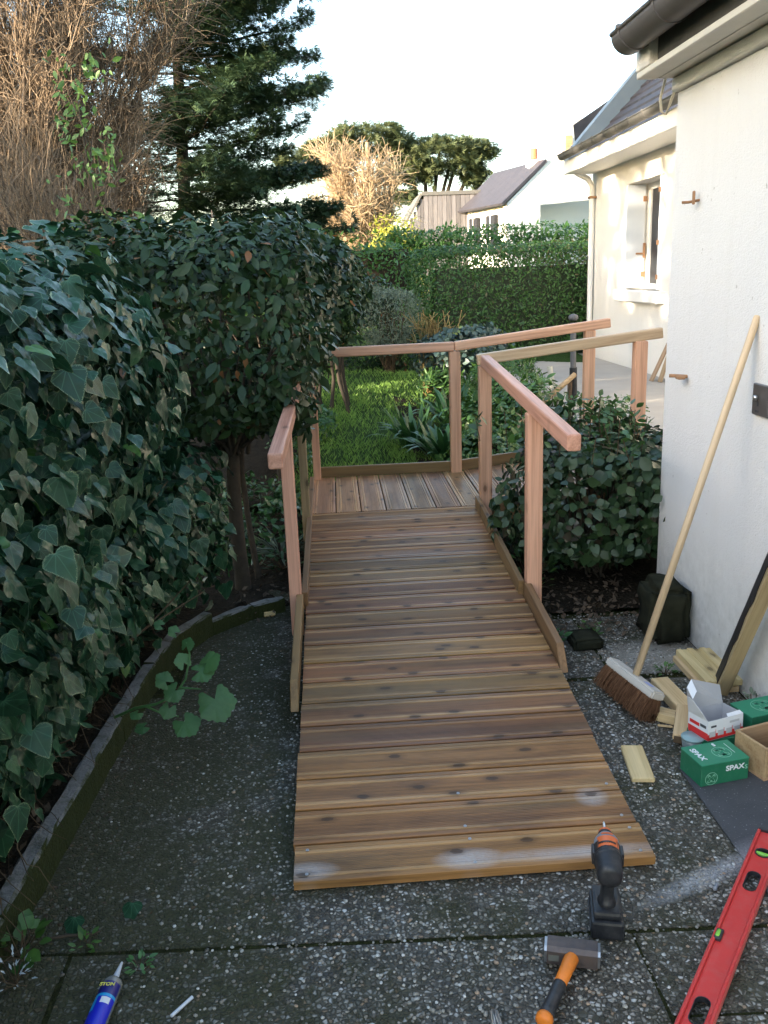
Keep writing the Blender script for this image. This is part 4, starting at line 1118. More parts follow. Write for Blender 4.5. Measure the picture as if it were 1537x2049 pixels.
for (p, s, tipd, nrm_) in (((-.455, 2.72, .235), .155, (.3, -.2, -.8), (.1, -.75, .6)), ((-.50, 2.74, .33), .10, (.8, 0, .2), (0, -.5, .8)), ((-.54, 2.77, .41), .06, (.1, 0, .9), (-.3, -.7, .5)),
                           ((-.475, 2.75, .355), .095, (.7, 0, .5), (-.4, -.6, .7)), ((-.585, 2.73, .27), .085, (-.4, 0, -.5), (0, -.7, .6)), ((-.615, 2.74, .30), .075, (-.5, 0, .5), (.1, -.8, .5)),
                           ((-.56, 2.71, .165), .115, (.5, -.4, -.5), (0, -.5, .8)), ((-.70, 2.72, .15), .06, (-.6, -.2, -.3), (0, -.4, .9)), ((-.55, 2.75, .36), .07, (-.2, 0, .7), (.3, -.8, .5)), ((-.61, 2.72, .21), .07, (-.3, -.3, -.6), (.1, -.8, .5)),
                           ((-.73, 2.78, .17), .055, (-.4, -.5, -.2), (.1, -.3, .9)), ((-.58, 2.80, .45), .05, (-.7, .1, .6), (.1, -.8, .5)), ((-.63, 2.82, .47), .045, (-.8, 0, .4), (.1, -.7, .6))):
    Fm = frames(np.array([nrm_], float), np.array([tipd], float))[0]
    V = LOB[0].copy(); V[:, 2] += rng.normal(0, .006, len(V))
    me = tri_mesh(V * s * .74, LOB[1], L_SEED, True, {'rnd': np.full(len(V), random.random() * .8), 'rim': LOB[2]})
    link('leaf', me, sd, Matrix(np.block([[Fm, np.array(p)[:, None]], [np.zeros((1, 3)), np.ones((1, 1))]]).tolist()))

# soil litter
n_ = 2600
n2_ = 420
P = np.concatenate([np.stack([rng.uniform(-1.5, -.9, n_ // 2), rng.uniform(1.2, 3.9, n_ // 2), rng.uniform(.09, .13, n_ // 2)], -1),
                    np.stack([rng.uniform(-1.2, -.24, n_ // 4), rng.uniform(3.95, 5.6, n_ // 4), rng.uniform(.01, .04, n_ // 4)], -1),
                    np.stack([rng.uniform(.87, 1.45, n_ // 4), rng.uniform(3.55, 4.6, n_ // 4), rng.uniform(.01, .06, n_ // 4)], -1)])
yy_ = rng.uniform(1.3, 4.2, n2_); kk_ = np.interp(yy_, [0, 1.9, 2.9, 3.3, 3.62, 3.85, 4.1], [-.90, -.87, -.81, -.78, -.72, -.60, -.36])
P = np.concatenate([P, np.stack([kk_ + .02 + rng.exponential(.14, n2_), yy_, np.full(n2_, .004)], -1), np.stack([rng.uniform(.86, 1.46, 160), rng.uniform(2.5, 3.8, 160), np.full(160, .004)], -1)])
P = P[~((P[:, 0] > -.2) & (P[:, 0] < .82) & (P[:, 1] < 5))]
m_ = len(P); N = norm(np.array([0, 0, 1.]) + rng.normal(0, .5, (m_, 3)))
lsz = rng.uniform(.015, .045, m_) * np.where(P[:, 2] == .004, .38, 1)
lt = link('leaf_litter', leaf_mesh(DIAM, P, frames(N, rng.normal(0, 1, (m_, 3))), lsz, rng.random(m_), L_DEAD)); tag(lt, 'brown leaf litter on the bare soil and along the paving edges', 'leaf litter', kind='stuff')

# grass on the lawn
n_ = 46000
gx = rng.uniform(-.6, 1.75, n_); gy = 5.99 + 6.8 * rng.random(n_) ** 1.5
dens = .55 + .45 * np.sin(gx * 5 + gy * 2) * np.sin(gy * 4.1)
track = np.exp(-((gx - (.32 + .03 * (gy - 6))) / .10) ** 2) * (.5 + .5 * np.sin(gy * 5 + gx * 9))
ok = (rng.random(n_) < np.clip(dens, .25, 1) * (1 - .8 * track)) & (gx > -.36 + rng.normal(0, .06, n_))
gx, gy = gx[ok], gy[ok]; n_ = len(gx)
P = np.stack([gx, gy, lawn_z(gx, gy)], -1)
a = rng.uniform(0, 2 * PI, n_); tipv = np.stack([np.cos(a) * .6, np.sin(a) * .6, np.ones(n_)], -1); nn_ = np.stack([np.sin(a), -np.cos(a), rng.uniform(0, .4, n_)], -1)
gr = link('grass', leaf_mesh(T_diamond(.12), P, frames(nn_, tipv), rng.uniform(.03, .075, n_), rng.random(n_), L_GRASS)); tag(gr, 'green lawn grass beyond the landing', 'grass', kind='stuff')

# ================================================================== PLANTS BETWEEN LANDING AND TERRACE
def straps(name, label, c, n, L, mat, spread=.14, wd=.045, group=None):
    t = thing(name, label, 'plant', c, group); V = []; F = []; R = []
    for i in range(n):
        a = random.uniform(0, 2 * PI); out = random.uniform(.35, 1.0); l = L * random.uniform(.6, 1.1)
        d = np.array([math.cos(a), math.sin(a), 0]); s = np.array([-math.sin(a), math.cos(a), 0]) * wd * .5
        b = len(V); base = np.array(c) + d * spread * random.random()
        for k in range(6):
            u = k / 5; p = base + d * l * out * u + np.array([0, 0, l * (1.15 * u - .85 * out * u * u)])
            ww = math.sin(PI * (.18 + .82 * u)) if u < 1 else .02
            V += [p - s * ww, p + s * ww]
        for k in range(5): q = b + 2 * k; F += [(q, q + 1, q + 3), (q, q + 3, q + 2)]
        R += [random.random()] * 12
    o = link('leaves', tri_mesh(np.array(V), np.array(F), mat, True, {'rnd': np.array(R), 'rim': np.zeros(len(V))}), t); o['kind'] = 'stuff'
    return t
straps('agapanthus', 'clump of dark strap leaves at the lawn edge left of the back post', (.66, 7.5, .14), 70, .42, L_STRAP)
straps('agapanthus', 'strap leaved clump directly behind the back rail post', (.86, 7.0, .12), 60, .40, L_STRAP)
straps('agapanthus', 'strap leaved clump right of the back rail post', (1.06, 8.0, .2), 60, .50, L_STRAP)
def mound(name, label, blobs, n, size, mat, T=OVAL, cat='plant', p=2.2, **k):
    t = thing(name, label, cat, (*blobs[0][0][:2], 0.02)); foliage(t, T, blobs, n, size, mat, p, .12, k.get('tip', (0, 0, .5)), .8, .6, .4, 0, -.2, k.get('bump', .06)); return t
mound('leafy_plant', 'dark low plants in the shade under the tall hedge', [((-.55, 5.6, .14), (.35, .75, .16)), ((-.75, 5.0, .12), (.3, .4, .14))], 1800, .05, L_STRAP)
mound('leafy_plant', 'bright leafy plants between the ramp and terrace', [((1.35, 7.3, .30), (.45, .6, .22)), ((1.62, 7.9, .42), (.3, .5, .2)), ((1.15, 6.8, .22), (.3, .4, .16))], 4200, .065, L_GROUND)
mound('leafy_plant', 'low tangled greenery beside the upper ramp', [((1.25, 6.25, .16), (.45, .22, .13))], 1200, .045, L_GROUND)
mound('leafy_plant', 'tall grassy green plant behind the far handrail', [((1.62, 8.6, .55), (.40, .5, .28)), ((1.1, 8.9, .45), (.3, .4, .22))], 3000, .085, L_GROUND, T_diamond(.2), tip=(0, 0, 1))
mound('leafy_plant', 'green cushion plant by the terrace edge behind the bush', [((2.02, 6.6, .46), (.26, .3, .12))], 1300, .035, L_GROUND)
mound('leafy_plant', 'pale leafy sprigs above the bush beside the terrace post', [((1.80, 5.75, .42), (.12, .18, .26))], 420, .04, L_GROUND)
t = mound('grey_shrub', 'blue grey leaved shrub with yellow tips behind the far handrail', [((1.40, 9.4, .78), (.38, .38, .30)), ((1.15, 9.3, .70), (.22, .3, .25))], 3400, .055, L_BLUEG, ROUND, 'shrub')
branches_inside(t, (1.38, 9.4, .2), [((1.4, 9.4, .78), (.38, .38, .30))], 24, T_BROWN, .008)
t = thing('dry_plant', 'straw coloured dry stems beside the blue grey shrub', 'plant', (1.05, 9.6, .3))
tube_obj('stems', [([(1.05 + rng.normal(0, .05), 9.6 + rng.normal(0, .05), .3), (1.05 + rng.normal(0, .10), 9.6 + rng.normal(0, .08), .9 + rng.normal(0, .1)), (1.05 + rng.normal(0, .13), 9.6 + rng.normal(0, .1), 1.05 + rng.normal(0, .08))], .004) for _ in range(110)], L_DRY, t, 3, True, 'stuff')
t = mound('lavender_shrub', 'rounded grey green shrub in front of the clipped hedge', [((.72, 11.4, 1.02), (.36, .36, .46))], 5200, .055, L_GREY, T_diamond(.16), 'shrub', 2.6, tip=(0, 0, 1))
branches_inside(t, (.72, 11.4, .3), [((.72, 11.4, .8), (.3, .3, .5))], 60, T_BROWN, .008)
t = mound('dark_shrub', 'dark green shrub in shade left of the rounded grey shrub', [((.42, 11.9, .85), (.5, .4, .7)), ((.95, 11.5, .55), (.3, .3, .35))], 6500, .05, L_BAY, OVAL, 'shrub')

# ------------------------------------------------------------------ garden tools behind the ramp
t = thing('garden_stake', 'grey round topped stake standing behind the handrails', 'stake', (2.16, 8.0, .35))
tube_obj('pole', [([(2.168, 8, .30), (2.155, 8, 1.10)], [.026, .026])], M_GREYMET, t, 10)
link('cap', bm_mesh(lathe([(0, .03), (.015, .045), (.035, .045), (.05, .033), (.058, .010)], 12), M_GREYMET, True), t, axis_M((2.155, 8, 1.07), (2.155, 8, 1.17)))
tube_obj('sleeve', [([(2.170, 8, .31), (2.163, 8, .70)], [.036, .034])], M_BLACKP, t, 10)
t = thing('pale_stick', 'short pale broken stick standing among the green plants', 'stick', (2.0, 8.0, .35))
tube_obj('stick', [([(2.03, 8.0, .34), (1.975, 8, .55), (1.945, 8, .72)], [.022, .024, .026])], simple('pale_stick', (.50, .48, .42), .7), t, 8)
t = thing('wooden_pole', 'long brown wooden pole lying slanted across the planting bed', 'pole', (1.8, 7.6, .4))
tube_obj('pole', [([(1.27, 6.9, .16), (1.62, 7.4, .38), (2.16, 7.95, .64)], .024)], OLDWOOD, t, 8)
box('stub', (2.10, 2.13, 7.9, 7.96, .34, .62), DARKW, t, .004)
t = thing('leaning_boards', 'two short boards leaning on the house wall beside the garage corner', 'boards', (3.45, 9.2, .38))
for k in range(2): timber('board', (3.40 - .05 * k, 9.16 + .12 * k, .38), (3.545, 9.22 + .1 * k, .78), .09, .018, OLDWOOD, t, (-1, 0, .3))

# ================================================================== HEDGES AND TREES BEYOND
nh = thing('clipped_hedge', 'nearer clipped hedge with a flat top browning toward the house', 'hedge', (3, 13.2, .4))
HX = [((3.35, 13.3, 1.18), (2.2, .75, .74))]
foliage(nh, OVAL_N, HX, 52000, .046, L_HEDGE, 12., .10, (0, 0, .7), .7, .6, .3, 0, .2, .02)
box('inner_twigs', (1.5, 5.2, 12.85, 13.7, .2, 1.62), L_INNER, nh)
nt_ = foliage(nh, DIAM, [((4.2, 13.3, 1.76), (1.4, .75, .17))], 3000, .03, leaf_mat('brown_tip', (.10, .065, .03), (.19, .14, .06)), 5., .05, (0, 0, 1), .6, .6, .3)
h2 = thing('far_hedge', 'taller sunlit hedge running in front of the far white house', 'hedge', (4, 17.5, .4))
foliage(h2, OVAL_N, [((6.0, 17.4, 1.33), (5.4, .65, 1.0))], 60000, .085, L_HEDGE2, 7., .30, (0, 0, .9), .6, .7, .3, 0, .2, .05, lambda P: (P[:, 1] < 17.6) & (P[:, 0] < 7.5))
branches_inside(h2, (4, 17.4, .3), [((4.0, 17.4, 1.3), (3.5, .5, .9))], 80, T_BROWN, .02)
h3 = thing('far_hedge', 'leafy dark green hedge behind the grey shrub, left of the clipped hedge', 'hedge', (.5, 16, .4))
foliage(h3, OVAL_N, [((-.9, 16.4, 1.25), (2.6, .8, 1.03))], 15000, .075, L_HEDGE2, 4., .25, (0, 0, .8), .7, .7, .3, 0, .2, .09, lambda P: P[:, 1] < 16.7)
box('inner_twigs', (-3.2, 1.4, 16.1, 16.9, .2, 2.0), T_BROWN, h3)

# bare twiggy tree at the top left
def bare_tree(t, base, n, hgt, spread, mat, trunkmat, r0, twl=(.5, 1.1), limbs=16, tw=.0045, droop=0., arch=.25, zlow=.25):
    base = np.array(base, float); tops = []; ll = []
    for i in range(limbs):
        a = rng.uniform(0, 2 * PI); s = spread * math.sqrt(rng.random())
        top = base + np.array([math.cos(a) * s, math.sin(a) * s * .6, hgt * rng.uniform(.6, 1.0)])
        b = base + np.array([rng.normal(0, .12), rng.normal(0, .12), 0])
        k = np.linspace(0, 1, 9)[:, None]
        mid = (b + top) / 2 + np.array([(top[0] - b[0]) * -.2, 0, hgt * .1]) + rng.normal(0, .12, 3)
        pts = (1 - k) ** 2 * b + 2 * k * (1 - k) * mid + k ** 2 * top + rng.normal(0, .018, (9, 3))
        ll.append((pts, np.linspace(r0, r0 * .18, 9))); tops.append(pts)
    for l in ll: tube_obj('limb', [l], trunkmat, t, 7)
    tl = []
    for _ in range(n):
        pts = tops[rng.integers(limbs)]; u = rng.uniform(zlow, 1.) * 8; i = min(7, int(u)); p = pts[i] + (pts[i + 1] - pts[i]) * (u - i)
        p = p + rng.normal(0, .10, 3)
        L = rng.uniform(*twl); d = norm((pts[-1] - pts[0]) * .35 / hgt + rng.normal(0, .42, 3) + np.array([0, 0, .75 - droop]))
        k = np.linspace(0, 1, 4)[:, None]
        tl.append((p + d * L * k + rng.normal(0, .03, (4, 3)) * k + np.array([0, 0, -arch * L]) * k ** 2, np.array([tw, tw * .8, tw * .6, tw * .35])))
    tube_obj('twigs', tl, mat, t, 3, True, 'stuff')
bt = thing('bare_tree', 'large leafless tree with a dense haze of tan twigs at upper left', 'tree', (-3.6, 11.2, .2))
bare_tree(bt, (-3.55, 11.3, .1), 24000, 6.6, 2.35, T_BARE, M_BARK, .050, (.35, .95), 38, .0050, .15, .35, .15)
bt3 = thing('bare_tree', 'brown leafless thicket filling the gap below the cypress', 'tree', (-2.6, 13.6, .2))
bare_tree(bt3, (-3.2, 13.4, .1), 7000, 4.0, 1.1, T_BARE, M_BARK, .03, (.4, .9), 34, .006, .1, .4, .2)
bt2 = thing('bare_tree', 'leafless shrub of thin upright branches just behind the ivy', 'tree', (-2.6, 8.6, .2))
bare_tree(bt2, (-2.5, 8.6, .1), 1500, 3.0, 1.0, T_BARE, M_BARK, .022, (.3, .8), 22, .0035, .0, .2, .35)
gs = thing('green_sapling', 'thin sapling with sparse bright green leaves in front of the bare tree', 'sapling', (-1.95, 7.6, .3))
SP = at(170, 330, 7.6)
ln = [([(-1.85, 7.6, .3), (-1.80, 7.6, 1.4), (-1.86, 7.6, 2.2), (SP.x, 7.6, SP.z + .5)], [.02, .016, .012, .004])]
for _ in range(16):
    z0 = random.uniform(1.5, 2.8); ln.append(([(-1.85, 7.6, z0), (-1.87 + rng.normal(0, .15), 7.6 + rng.normal(0, .15), z0 + .3), (-1.87 + rng.normal(0, .25), 7.6 + rng.normal(0, .2), z0 + .55)], [.006, .004, .002]))
for l in ln: tube_obj('branch', [l], M_BARK, gs, 5)
PP = np.concatenate([np.array(l[0][-1]) * k + np.array(l[0][-2]) * (1 - k) + rng.normal(0, .06, (6, 3)) for l in ln for k in (.3, .7, 1.0)])
m_ = len(PP); NN = norm(rng.normal(0, 1, (m_, 3)) + np.array([-.3, -.8, .5]))
o = link('foliage', leaf_mesh(OVAL, PP, frames(NN, rng.normal(0, .6, (m_, 3)) + np.array([0, 0, -.6])), .075 * rng.uniform(.6, 1.2, m_), rng.random(m_), L_SAP), gs); o['kind'] = 'stuff'

# cypress with layered sprays
def conifer(t, base, hgt, blen, nb, nt, ts, mat, z0, lean=(0, 0), azr=(-PI, PI), flat=.16, upb=.22, rb=.10, taper=.45):
    base = np.array(base, float); top = base + np.array([lean[0], lean[1], hgt])
    k = np.linspace(0, 1, 8)[:, None]
    tube_obj('trunk', [(base + (top - base) * k + rng.normal(0, .03, (8, 3)), np.linspace(rb * 1.5, rb * .3, 8))], M_BARK, t, 10)
    PP, DD, SS, bl = [], [], [], []
    for i in range(nb):
        u = z0 / hgt + (1 - z0 / hgt) * (i + rng.random()) / nb
        p = base + (top - base) * u; a = rng.uniform(*azr); L = blen * (1 - taper * u) * rng.uniform(.55, 1.1)
        d = np.array([math.cos(a), math.sin(a), 0]); s = np.linspace(0, 1, 9)[:, None]
        pts = p + d * L * s + np.array([0, 0, 1]) * L * (upb * s ** 2 * rng.uniform(.6, 1.8) - .08 * s) + rng.normal(0, .02, (9, 3))
        bl.append((pts, np.linspace(rb * .35, .006, 9)))
        m = int(nt * (L / blen) * 1.2); q = rng.random(m) ** .75
        q = .18 + .82 * q
        idx = q * 8; i0 = np.minimum(7, idx.astype(int)); c = pts[i0] + (pts[i0 + 1] - pts[i0]) * (idx - i0)[:, None]
        side = np.array([-d[1], d[0], 0]); wdt = L * .25 * (1.15 - q)
        off = rng.normal(0, 1, m) * wdt
        P = c + side * off[:, None] + np.stack([np.zeros(m), np.zeros(m), rng.normal(.03, flat * .5, m) - np.abs(off) * .12], -1)
        PP.append(P); DD.append(norm(d + side * np.sign(off)[:, None] * .6 + rng.normal(0, .35, (m, 3)) + np.array([0, 0, .12]))); SS.append(ts * rng.uniform(.6, 1.25, m))
    for b in bl: tube_obj('limb', [b], M_BARKD, t, 5)
    P, Dv, S = np.concatenate(PP), np.concatenate(DD), np.concatenate(SS); m = len(P)
    N = norm(np.array([0, 0, 1.]) + rng.normal(0, .35, (m, 3)))
    o = link('foliage', leaf_mesh(TUFT, P, frames(N, Dv), S, rng.random(m), mat), t); o['kind'] = 'stuff'
cy = thing('cypress_tree', 'tall dark cypress with layered horizontal branches at upper left', 'tree', (-2.45, 17.2, .2))
conifer(cy, (-2.75, 17.2, .1), 10.5, 3.35, 112, 700, .155, L_CYP, 1.5, (.55, 0), (-PI * .5, PI * .2), .13, .13, .10, .48)
conifer(cy, (-2.75, 17.25, .1), 10.5, 2.5, 64, 460, .15, L_CYP, 1.6, (.55, 0), (PI * .4, PI * 1.3), .10, .15, .06, .5)

# sunlit bare tree, pole and flat topped cypresses further off
tt = thing('bare_tree', 'sunlit tan leafless bushy tree in the middle distance', 'tree', (.75, 24, .5))
bare_tree(tt, (.75, 24.3, .3), 5200, 4.5, 1.35, T_TAN, T_TAN, .05, (.5, 1.1), 24, .010, .15, .35, .25)
tp = tube_obj('wooden_pole', [([(1.13, 24.2, .3), (1.12, 24.2, 4.85)], [.065, .055])], OLDWOOD, None, 9); tag(tp, 'pale upright wooden pole standing in the tan leafless tree', 'pole')
yb = thing('yellow_bush', 'yellow flowering bush behind the hedge, left of the clad shed', 'bush', (1.75, 22, .4))
foliage(yb, OVAL_N, [((1.50, 22.0, 1.75), (.55, .5, 1.15)), ((1.95, 22.0, 1.7), (.4, .45, 1.05))], 4500, .09, L_YEL, 2.3, .25, (0, 0, .9), .7, .7, .4, 0, .2, .12)
def umbrella(t, base, stems, clusters, n, ts, mat, r0):
    for (tx, ty, tz) in stems:
        b = np.array(base, float); e = np.array([tx, ty, tz]); k = np.linspace(0, 1, 7)[:, None]
        mid = (b + e) / 2 + np.array([(b[0] - e[0]) * .25, 0, 0])
        tube_obj('limb', [((1 - k) ** 2 * b + 2 * k * (1 - k) * mid + k ** 2 * e, np.linspace(r0, r0 * .3, 7))], M_BARKD, t, 6)
    P, N, D = blob_points(clusters, n, 2.2, .5)
    wv = np.sin(P[:, 0] * 5) * np.sin(P[:, 2] * 6 + P[:, 1] * 4); keep = wv + rng.normal(0, .35, len(P)) > -.35
    P, N = P[keep] + rng.normal(0, .10, (keep.sum(), 3)), N[keep]; m = len(P)
    o = link('foliage', leaf_mesh(TUFT, P, frames(norm(np.array([0, 0, 1.]) + rng.normal(0, .6, (m, 3))), norm(N * .8 + np.array([0, 0, .5]) + rng.normal(0, .4, (m, 3)))), ts * rng.uniform(.6, 1.3, m), rng.random(m), mat), t); o['kind'] = 'stuff'
def B(px, py, Y, rx, ry, rz_): p = at(px, py, Y); return ((p.x, p.y, p.z), (rx, ry, rz_))
u1 = thing('far_cypress', 'broad flat topped cypress behind the sunlit bare tree', 'tree', (1.6, 42, 0))
umbrella(u1, (2.2, 42, .5), [tuple(at(x, y, 42)) for x, y in ((700, 300), (760, 300), (800, 330), (640, 340))],
         [B(735, 283, 42, 2.0, 1.6, .62), B(660, 310, 42, 1.3, 1.3, .65), B(790, 300, 42, .85, 1.1, .5), B(600, 330, 42, 1.2, 1.2, .6), B(790, 350, 42, .7, .9, .4), B(810, 395, 42, .6, .9, .3)], 8500, .34, L_CYPF, .22)
u2 = thing('far_cypress', 'rounder cypress with fanning trunks behind the clad shed', 'tree', (4.6, 42, 0))
umbrella(u2, (4.5, 42, 1.0), [tuple(at(x, y, 42)) for x, y in ((820, 320), (850, 310), (880, 300), (920, 310), (960, 310), (975, 350), (900, 330))],
         [B(880, 315, 42, 1.9, 1.5, .75), B(825, 325, 42, 1.0, 1.2, .5), B(945, 305, 42, 1.1, 1.2, .42), B(960, 345, 42, .5, .7, .3), B(945, 362, 42, .45, .7, .22), B(840, 350, 42, .7, .9, .4), B(880, 290, 42, .6, .8, .3)], 8500, .32, L_CYPF, .2)

# ================================================================== UNSEEN HOUSE, HEDGE AND TREES ADDED BEHIND THE VIEWER TO SHADE THE GARDEN
e2 = Vector((math.cos(SUN_AZ), -math.sin(SUN_AZ), 0)) * -1; s2 = Vector((math.sin(SUN_AZ), math.cos(SUN_AZ), 0))
nb = thing('shade_house', 'two storey white house with slate roof, added unseen behind the viewer for shade', 'house', tuple(s2 * 14))  # out of view, put in to cast the foreground shade
def np3(l, d, z): return e2 * l + s2 * d + Vector((0, 0, z))
quad_slab('wall', [np3(-3.35, 14, 0), np3(9, 14, 0), np3(9, 14, 5.6), np3(-3.35, 14, 5.6)], .3, M_NEIGH, nb)
quad_slab('wall', [np3(-3.35, 20, 0), np3(9, 20, 0), np3(9, 20, 5.6), np3(-3.35, 20, 5.6)], -.3, M_NEIGH, nb)
for l in (-3.35, 8.8):
    bm = bmesh.new(); pr = [(14.01, 0), (19.99, 0), (19.99, 5.55), (17, 7.75), (14.01, 5.55)]
    a = [bm.verts.new(np3(l, d, z)) for d, z in pr]; b = [bm.verts.new(np3(l + .25, d, z)) for d, z in pr]
    bm.faces.new(a); bm.faces.new(b[::-1])
    for i in range(5): bm.faces.new((a[i], b[i], b[(i + 1) % 5], a[(i + 1) % 5]))
    link('gable', bm_mesh(bm, M_NEIGH), nb)
quad_slab('roof', [np3(-3.6, 13.6, 5.5), np3(9.3, 13.6, 5.5), np3(9.3, 17, 8.0), np3(-3.6, 17, 8.0)], .15, M_SLATEF, nb)
quad_slab('roof', [np3(-3.6, 17, 8.0), np3(9.3, 17, 8.0), np3(9.3, 20.4, 5.5), np3(-3.6, 20.4, 5.5)], .15, M_SLATEF, nb)
for l in (-1.5, 1.5, 4.5, 7.2):
    for z in (.9, 3.5):
        quad_slab('window', [np3(l, 13.96, z), np3(l + 1, 13.96, z), np3(l + 1, 13.96, z + 1.3), np3(l, 13.96, z + 1.3)], .05, M_GLASS, nb)
Mrow = Matrix(((e2.x, s2.x, 0, 0), (e2.y, s2.y, 0, 0), (0, 0, 1, 0), (0, 0, 0, 1)))
def in_row(o): o.matrix_basis = Mrow @ o.matrix_basis
eh = thing('shade_hedge', 'tall evergreen hedge added unseen behind and left of the viewer for shade', 'hedge', tuple(e2 * -14 + s2 * 13.5))  # unseen row added to keep sun off the near garden
k0 = len(eh.children)
R3 = np.array(Mrow.to_3x3())
def caster(t, blobs, n, size, p, depth, cut=None, T=OVAL_N):
    P, N, D = blob_points(blobs, n, p, depth)
    if cut is not None:
        k = cut(P); P, N = P[k], N[k]
    P = P @ R3.T; N = N @ R3.T; m_ = len(P)
    o = link('foliage', leaf_mesh(T, P, frames(norm(N + rng.normal(0, .5, (m_, 3))), rng.normal(0, .6, (m_, 3)) + np.array([0, 0, .5])), size * rng.uniform(.6, 1.2, m_), rng.random(m_), L_HEDGE2), t); o['kind'] = 'stuff'
caster(eh, [((-13.2, 13.5, 2.0), (10.2, .8, 1.92)), ((-4.35, 13.6, 2.7), (1.35, .9, 2.5)), ((-10.3, 13.6, 3.1), (.95, .9, 3.12))], 13000, .32, 6., .3)
link('inner_twigs', bm_mesh((lambda b: (box_bm(b, -23, -3.1, 13.0, 14.0, 0, 3.75), box_bm(b, -5.6, -3.2, 13.1, 14.05, 3.95, 4.9), box_bm(b, -11.1, -9.5, 13.1, 14.05, 3.95, 5.85), b)[3])(bmesh.new()), T_BROWN), eh, Mrow)  # opaque boxes inside the added hedge to stop the sun
def patchy(P):
    wv = np.sin(P[:, 0] * 4.1 + 1) * np.sin(P[:, 2] * 3.3 + P[:, 0] * 1.3)
    return (wv + rng.normal(0, .16, len(P)) > -.55) | (P[:, 2] > 7.3)
dt = thing('dapple_tree', 'unseen evergreen tree with an airy crown shaped to dapple the sun', 'tree', tuple(e2 * -7.8 + s2 * 13.4))  # out of view, crown shaped to dapple the house wall
tube_obj('trunk', [([tuple(np3(-7.8, 13.4, -.05)), tuple(np3(-7.9, 13.4, 3)), tuple(np3(-7.7, 13.4, 6.6))], [.2, .15, .05])], M_BARK, dt, 10)
caster(dt, [((-6.35, 13.4, 4.78), (.80, .6, .30))], 700, .20, 5., .3)
caster(dt, [((-7.9, 13.4, 6.5), (2.3, 1.0, 2.4))], 6400, .26, 3., .9, patchy, OVAL)
dk = thing('shade_evergreen', 'tall dense evergreen tree added unseen behind the viewer for shade', 'tree', tuple(e2 * -16.2 + s2 * 14))  # unseen, added to shade the cypress
tube_obj('trunk', [([tuple(np3(-16.2, 14, -.05)), tuple(np3(-16.2, 14, 9.5))], [.25, .06])], M_BARK, dk, 10)
caster(dk, [((-16.2, 14, 6.2), (1.7, 1.4, 3.6))], 5200, .36, 2.4, 1.0)

# ================================================================== TOOLS AND SMALL THINGS ON THE PATIO
# ---- impact driver, standing on its battery, bit pointing along the ramp
dr = thing('impact_driver', 'black cordless impact driver with orange and grey nose standing on its battery', 'power tool', (.60, 1.83, 0))
DM = Matrix.Translation((.602, 1.83, 0)) @ Matrix.Rotation(rad(-13), 4, 'Z')      # local +Y = forward
def dbox(name, b, mat, bev=.006, pa=dr, segs=2): return box(name, b, mat, pa, bev, DM, segs)
bat = dbox('battery', (-.039, .039, -.058, .064, .001, .050), M_BLACKP, .007)
dbox('battery_rail', (-.041, .041, -.052, .060, .018, .026), M_BLACKR, .002, bat)
dbox('base', (-.034, .034, -.050, .056, .051, .072), M_BLACKR, .008)
def loft(name, secs, mat, pa, M, n=20, sq=2.6):
    V = []; F = []
    for (c, rx, ry, ax) in secs:      # ax 'z' or 'y' normal
        for k in range(n):
            a = 2 * PI * k / n; ca, sa = math.cos(a), math.sin(a)
            u = math.copysign(abs(ca) ** (2 / sq), ca) * rx; v = math.copysign(abs(sa) ** (2 / sq), sa) * ry
            V.append((c[0] + u, c[1] + v, c[2]) if ax == 'z' else (c[0] + u, c[1], c[2] + v))
    for i in range(len(secs) - 1):
        for k in range(n): a, b = i * n + k, i * n + (k + 1) % n; F.append((a, b, b + n, a + n))
    F += [tuple(range(n)), tuple(range(len(V) - 1, len(V) - n - 1, -1))]
    bm = bmesh.new(); vv = [bm.verts.new(v) for v in V]
    for f in F: bm.faces.new([vv[i] for i in f])
    return link(name, bm_mesh(bm, mat, True), pa, M)
hd = loft('handle', [((0, -.006, .070), .024, .030, 'z'), ((0, -.004, .078), .017, .022, 'z'), ((0, -.010, .11), .016, .021, 'z'), ((0, -.016, .145), .017, .022, 'z'), ((0, -.016, .165), .02, .026, 'z')], M_BLACKR, dr, DM)
dbox('trigger', (-.008, .008, .006, .024, .120, .150), M_BLACKP, .004, hd)
by = loft('motor_body', [((0, -.076, .190), .018, .018, 'y'), ((0, -.072, .190), .028, .028, 'y'), ((0, -.060, .190), .031, .032, 'y'), ((0, -.020, .190), .031, .032, 'y'), ((0, -.018, .190), .0335, .0345, 'y'), ((0, .030, .190), .0335, .0345, 'y')], M_BLACKR, dr, DM, 22, 2.2)
loft('collar', [((0, -.0185, .190), .0340, .0350, 'y'), ((0, -.012, .190), .0350, .0360, 'y'), ((0, -.006, .190), .0340, .0350, 'y')], M_BLACKP, by, DM, 22, 2.2)
loft('nose', [((0, .030, .190), .033, .034, 'y'), ((0, .055, .190), .031, .032, 'y'), ((0, .075, .190), .022, .023, 'y'), ((0, .084, .190), .018, .018, 'y')], M_GREYPL, dr, DM, 22, 2.2)
def top_patch(name, y0, y1, a0, a1, r, mat, pa, n=10, lift=.0008):
    V = []; F = []
    for j, (y_, rr) in enumerate(((y0, r[0]), (y1, r[1]))):
        for k in range(n + 1):
            a = rad(a0 + (a1 - a0) * k / n); V.append(((rr + lift) * math.sin(a), y_, .190 + (rr + .001 + lift) * math.cos(a)))
    for k in range(n): F.append((k, k + 1, n + 2 + k, n + 1 + k))
    V2 = [(x * .97, y_, .190 + (z - .190) * .97) for x, y_, z in V]; m_ = len(V)
    F2 = [tuple(i + m_ for i in f[::-1]) for f in F]
    return link(name, mesh_from(V + V2, F + F2, mat, True), pa, DM)
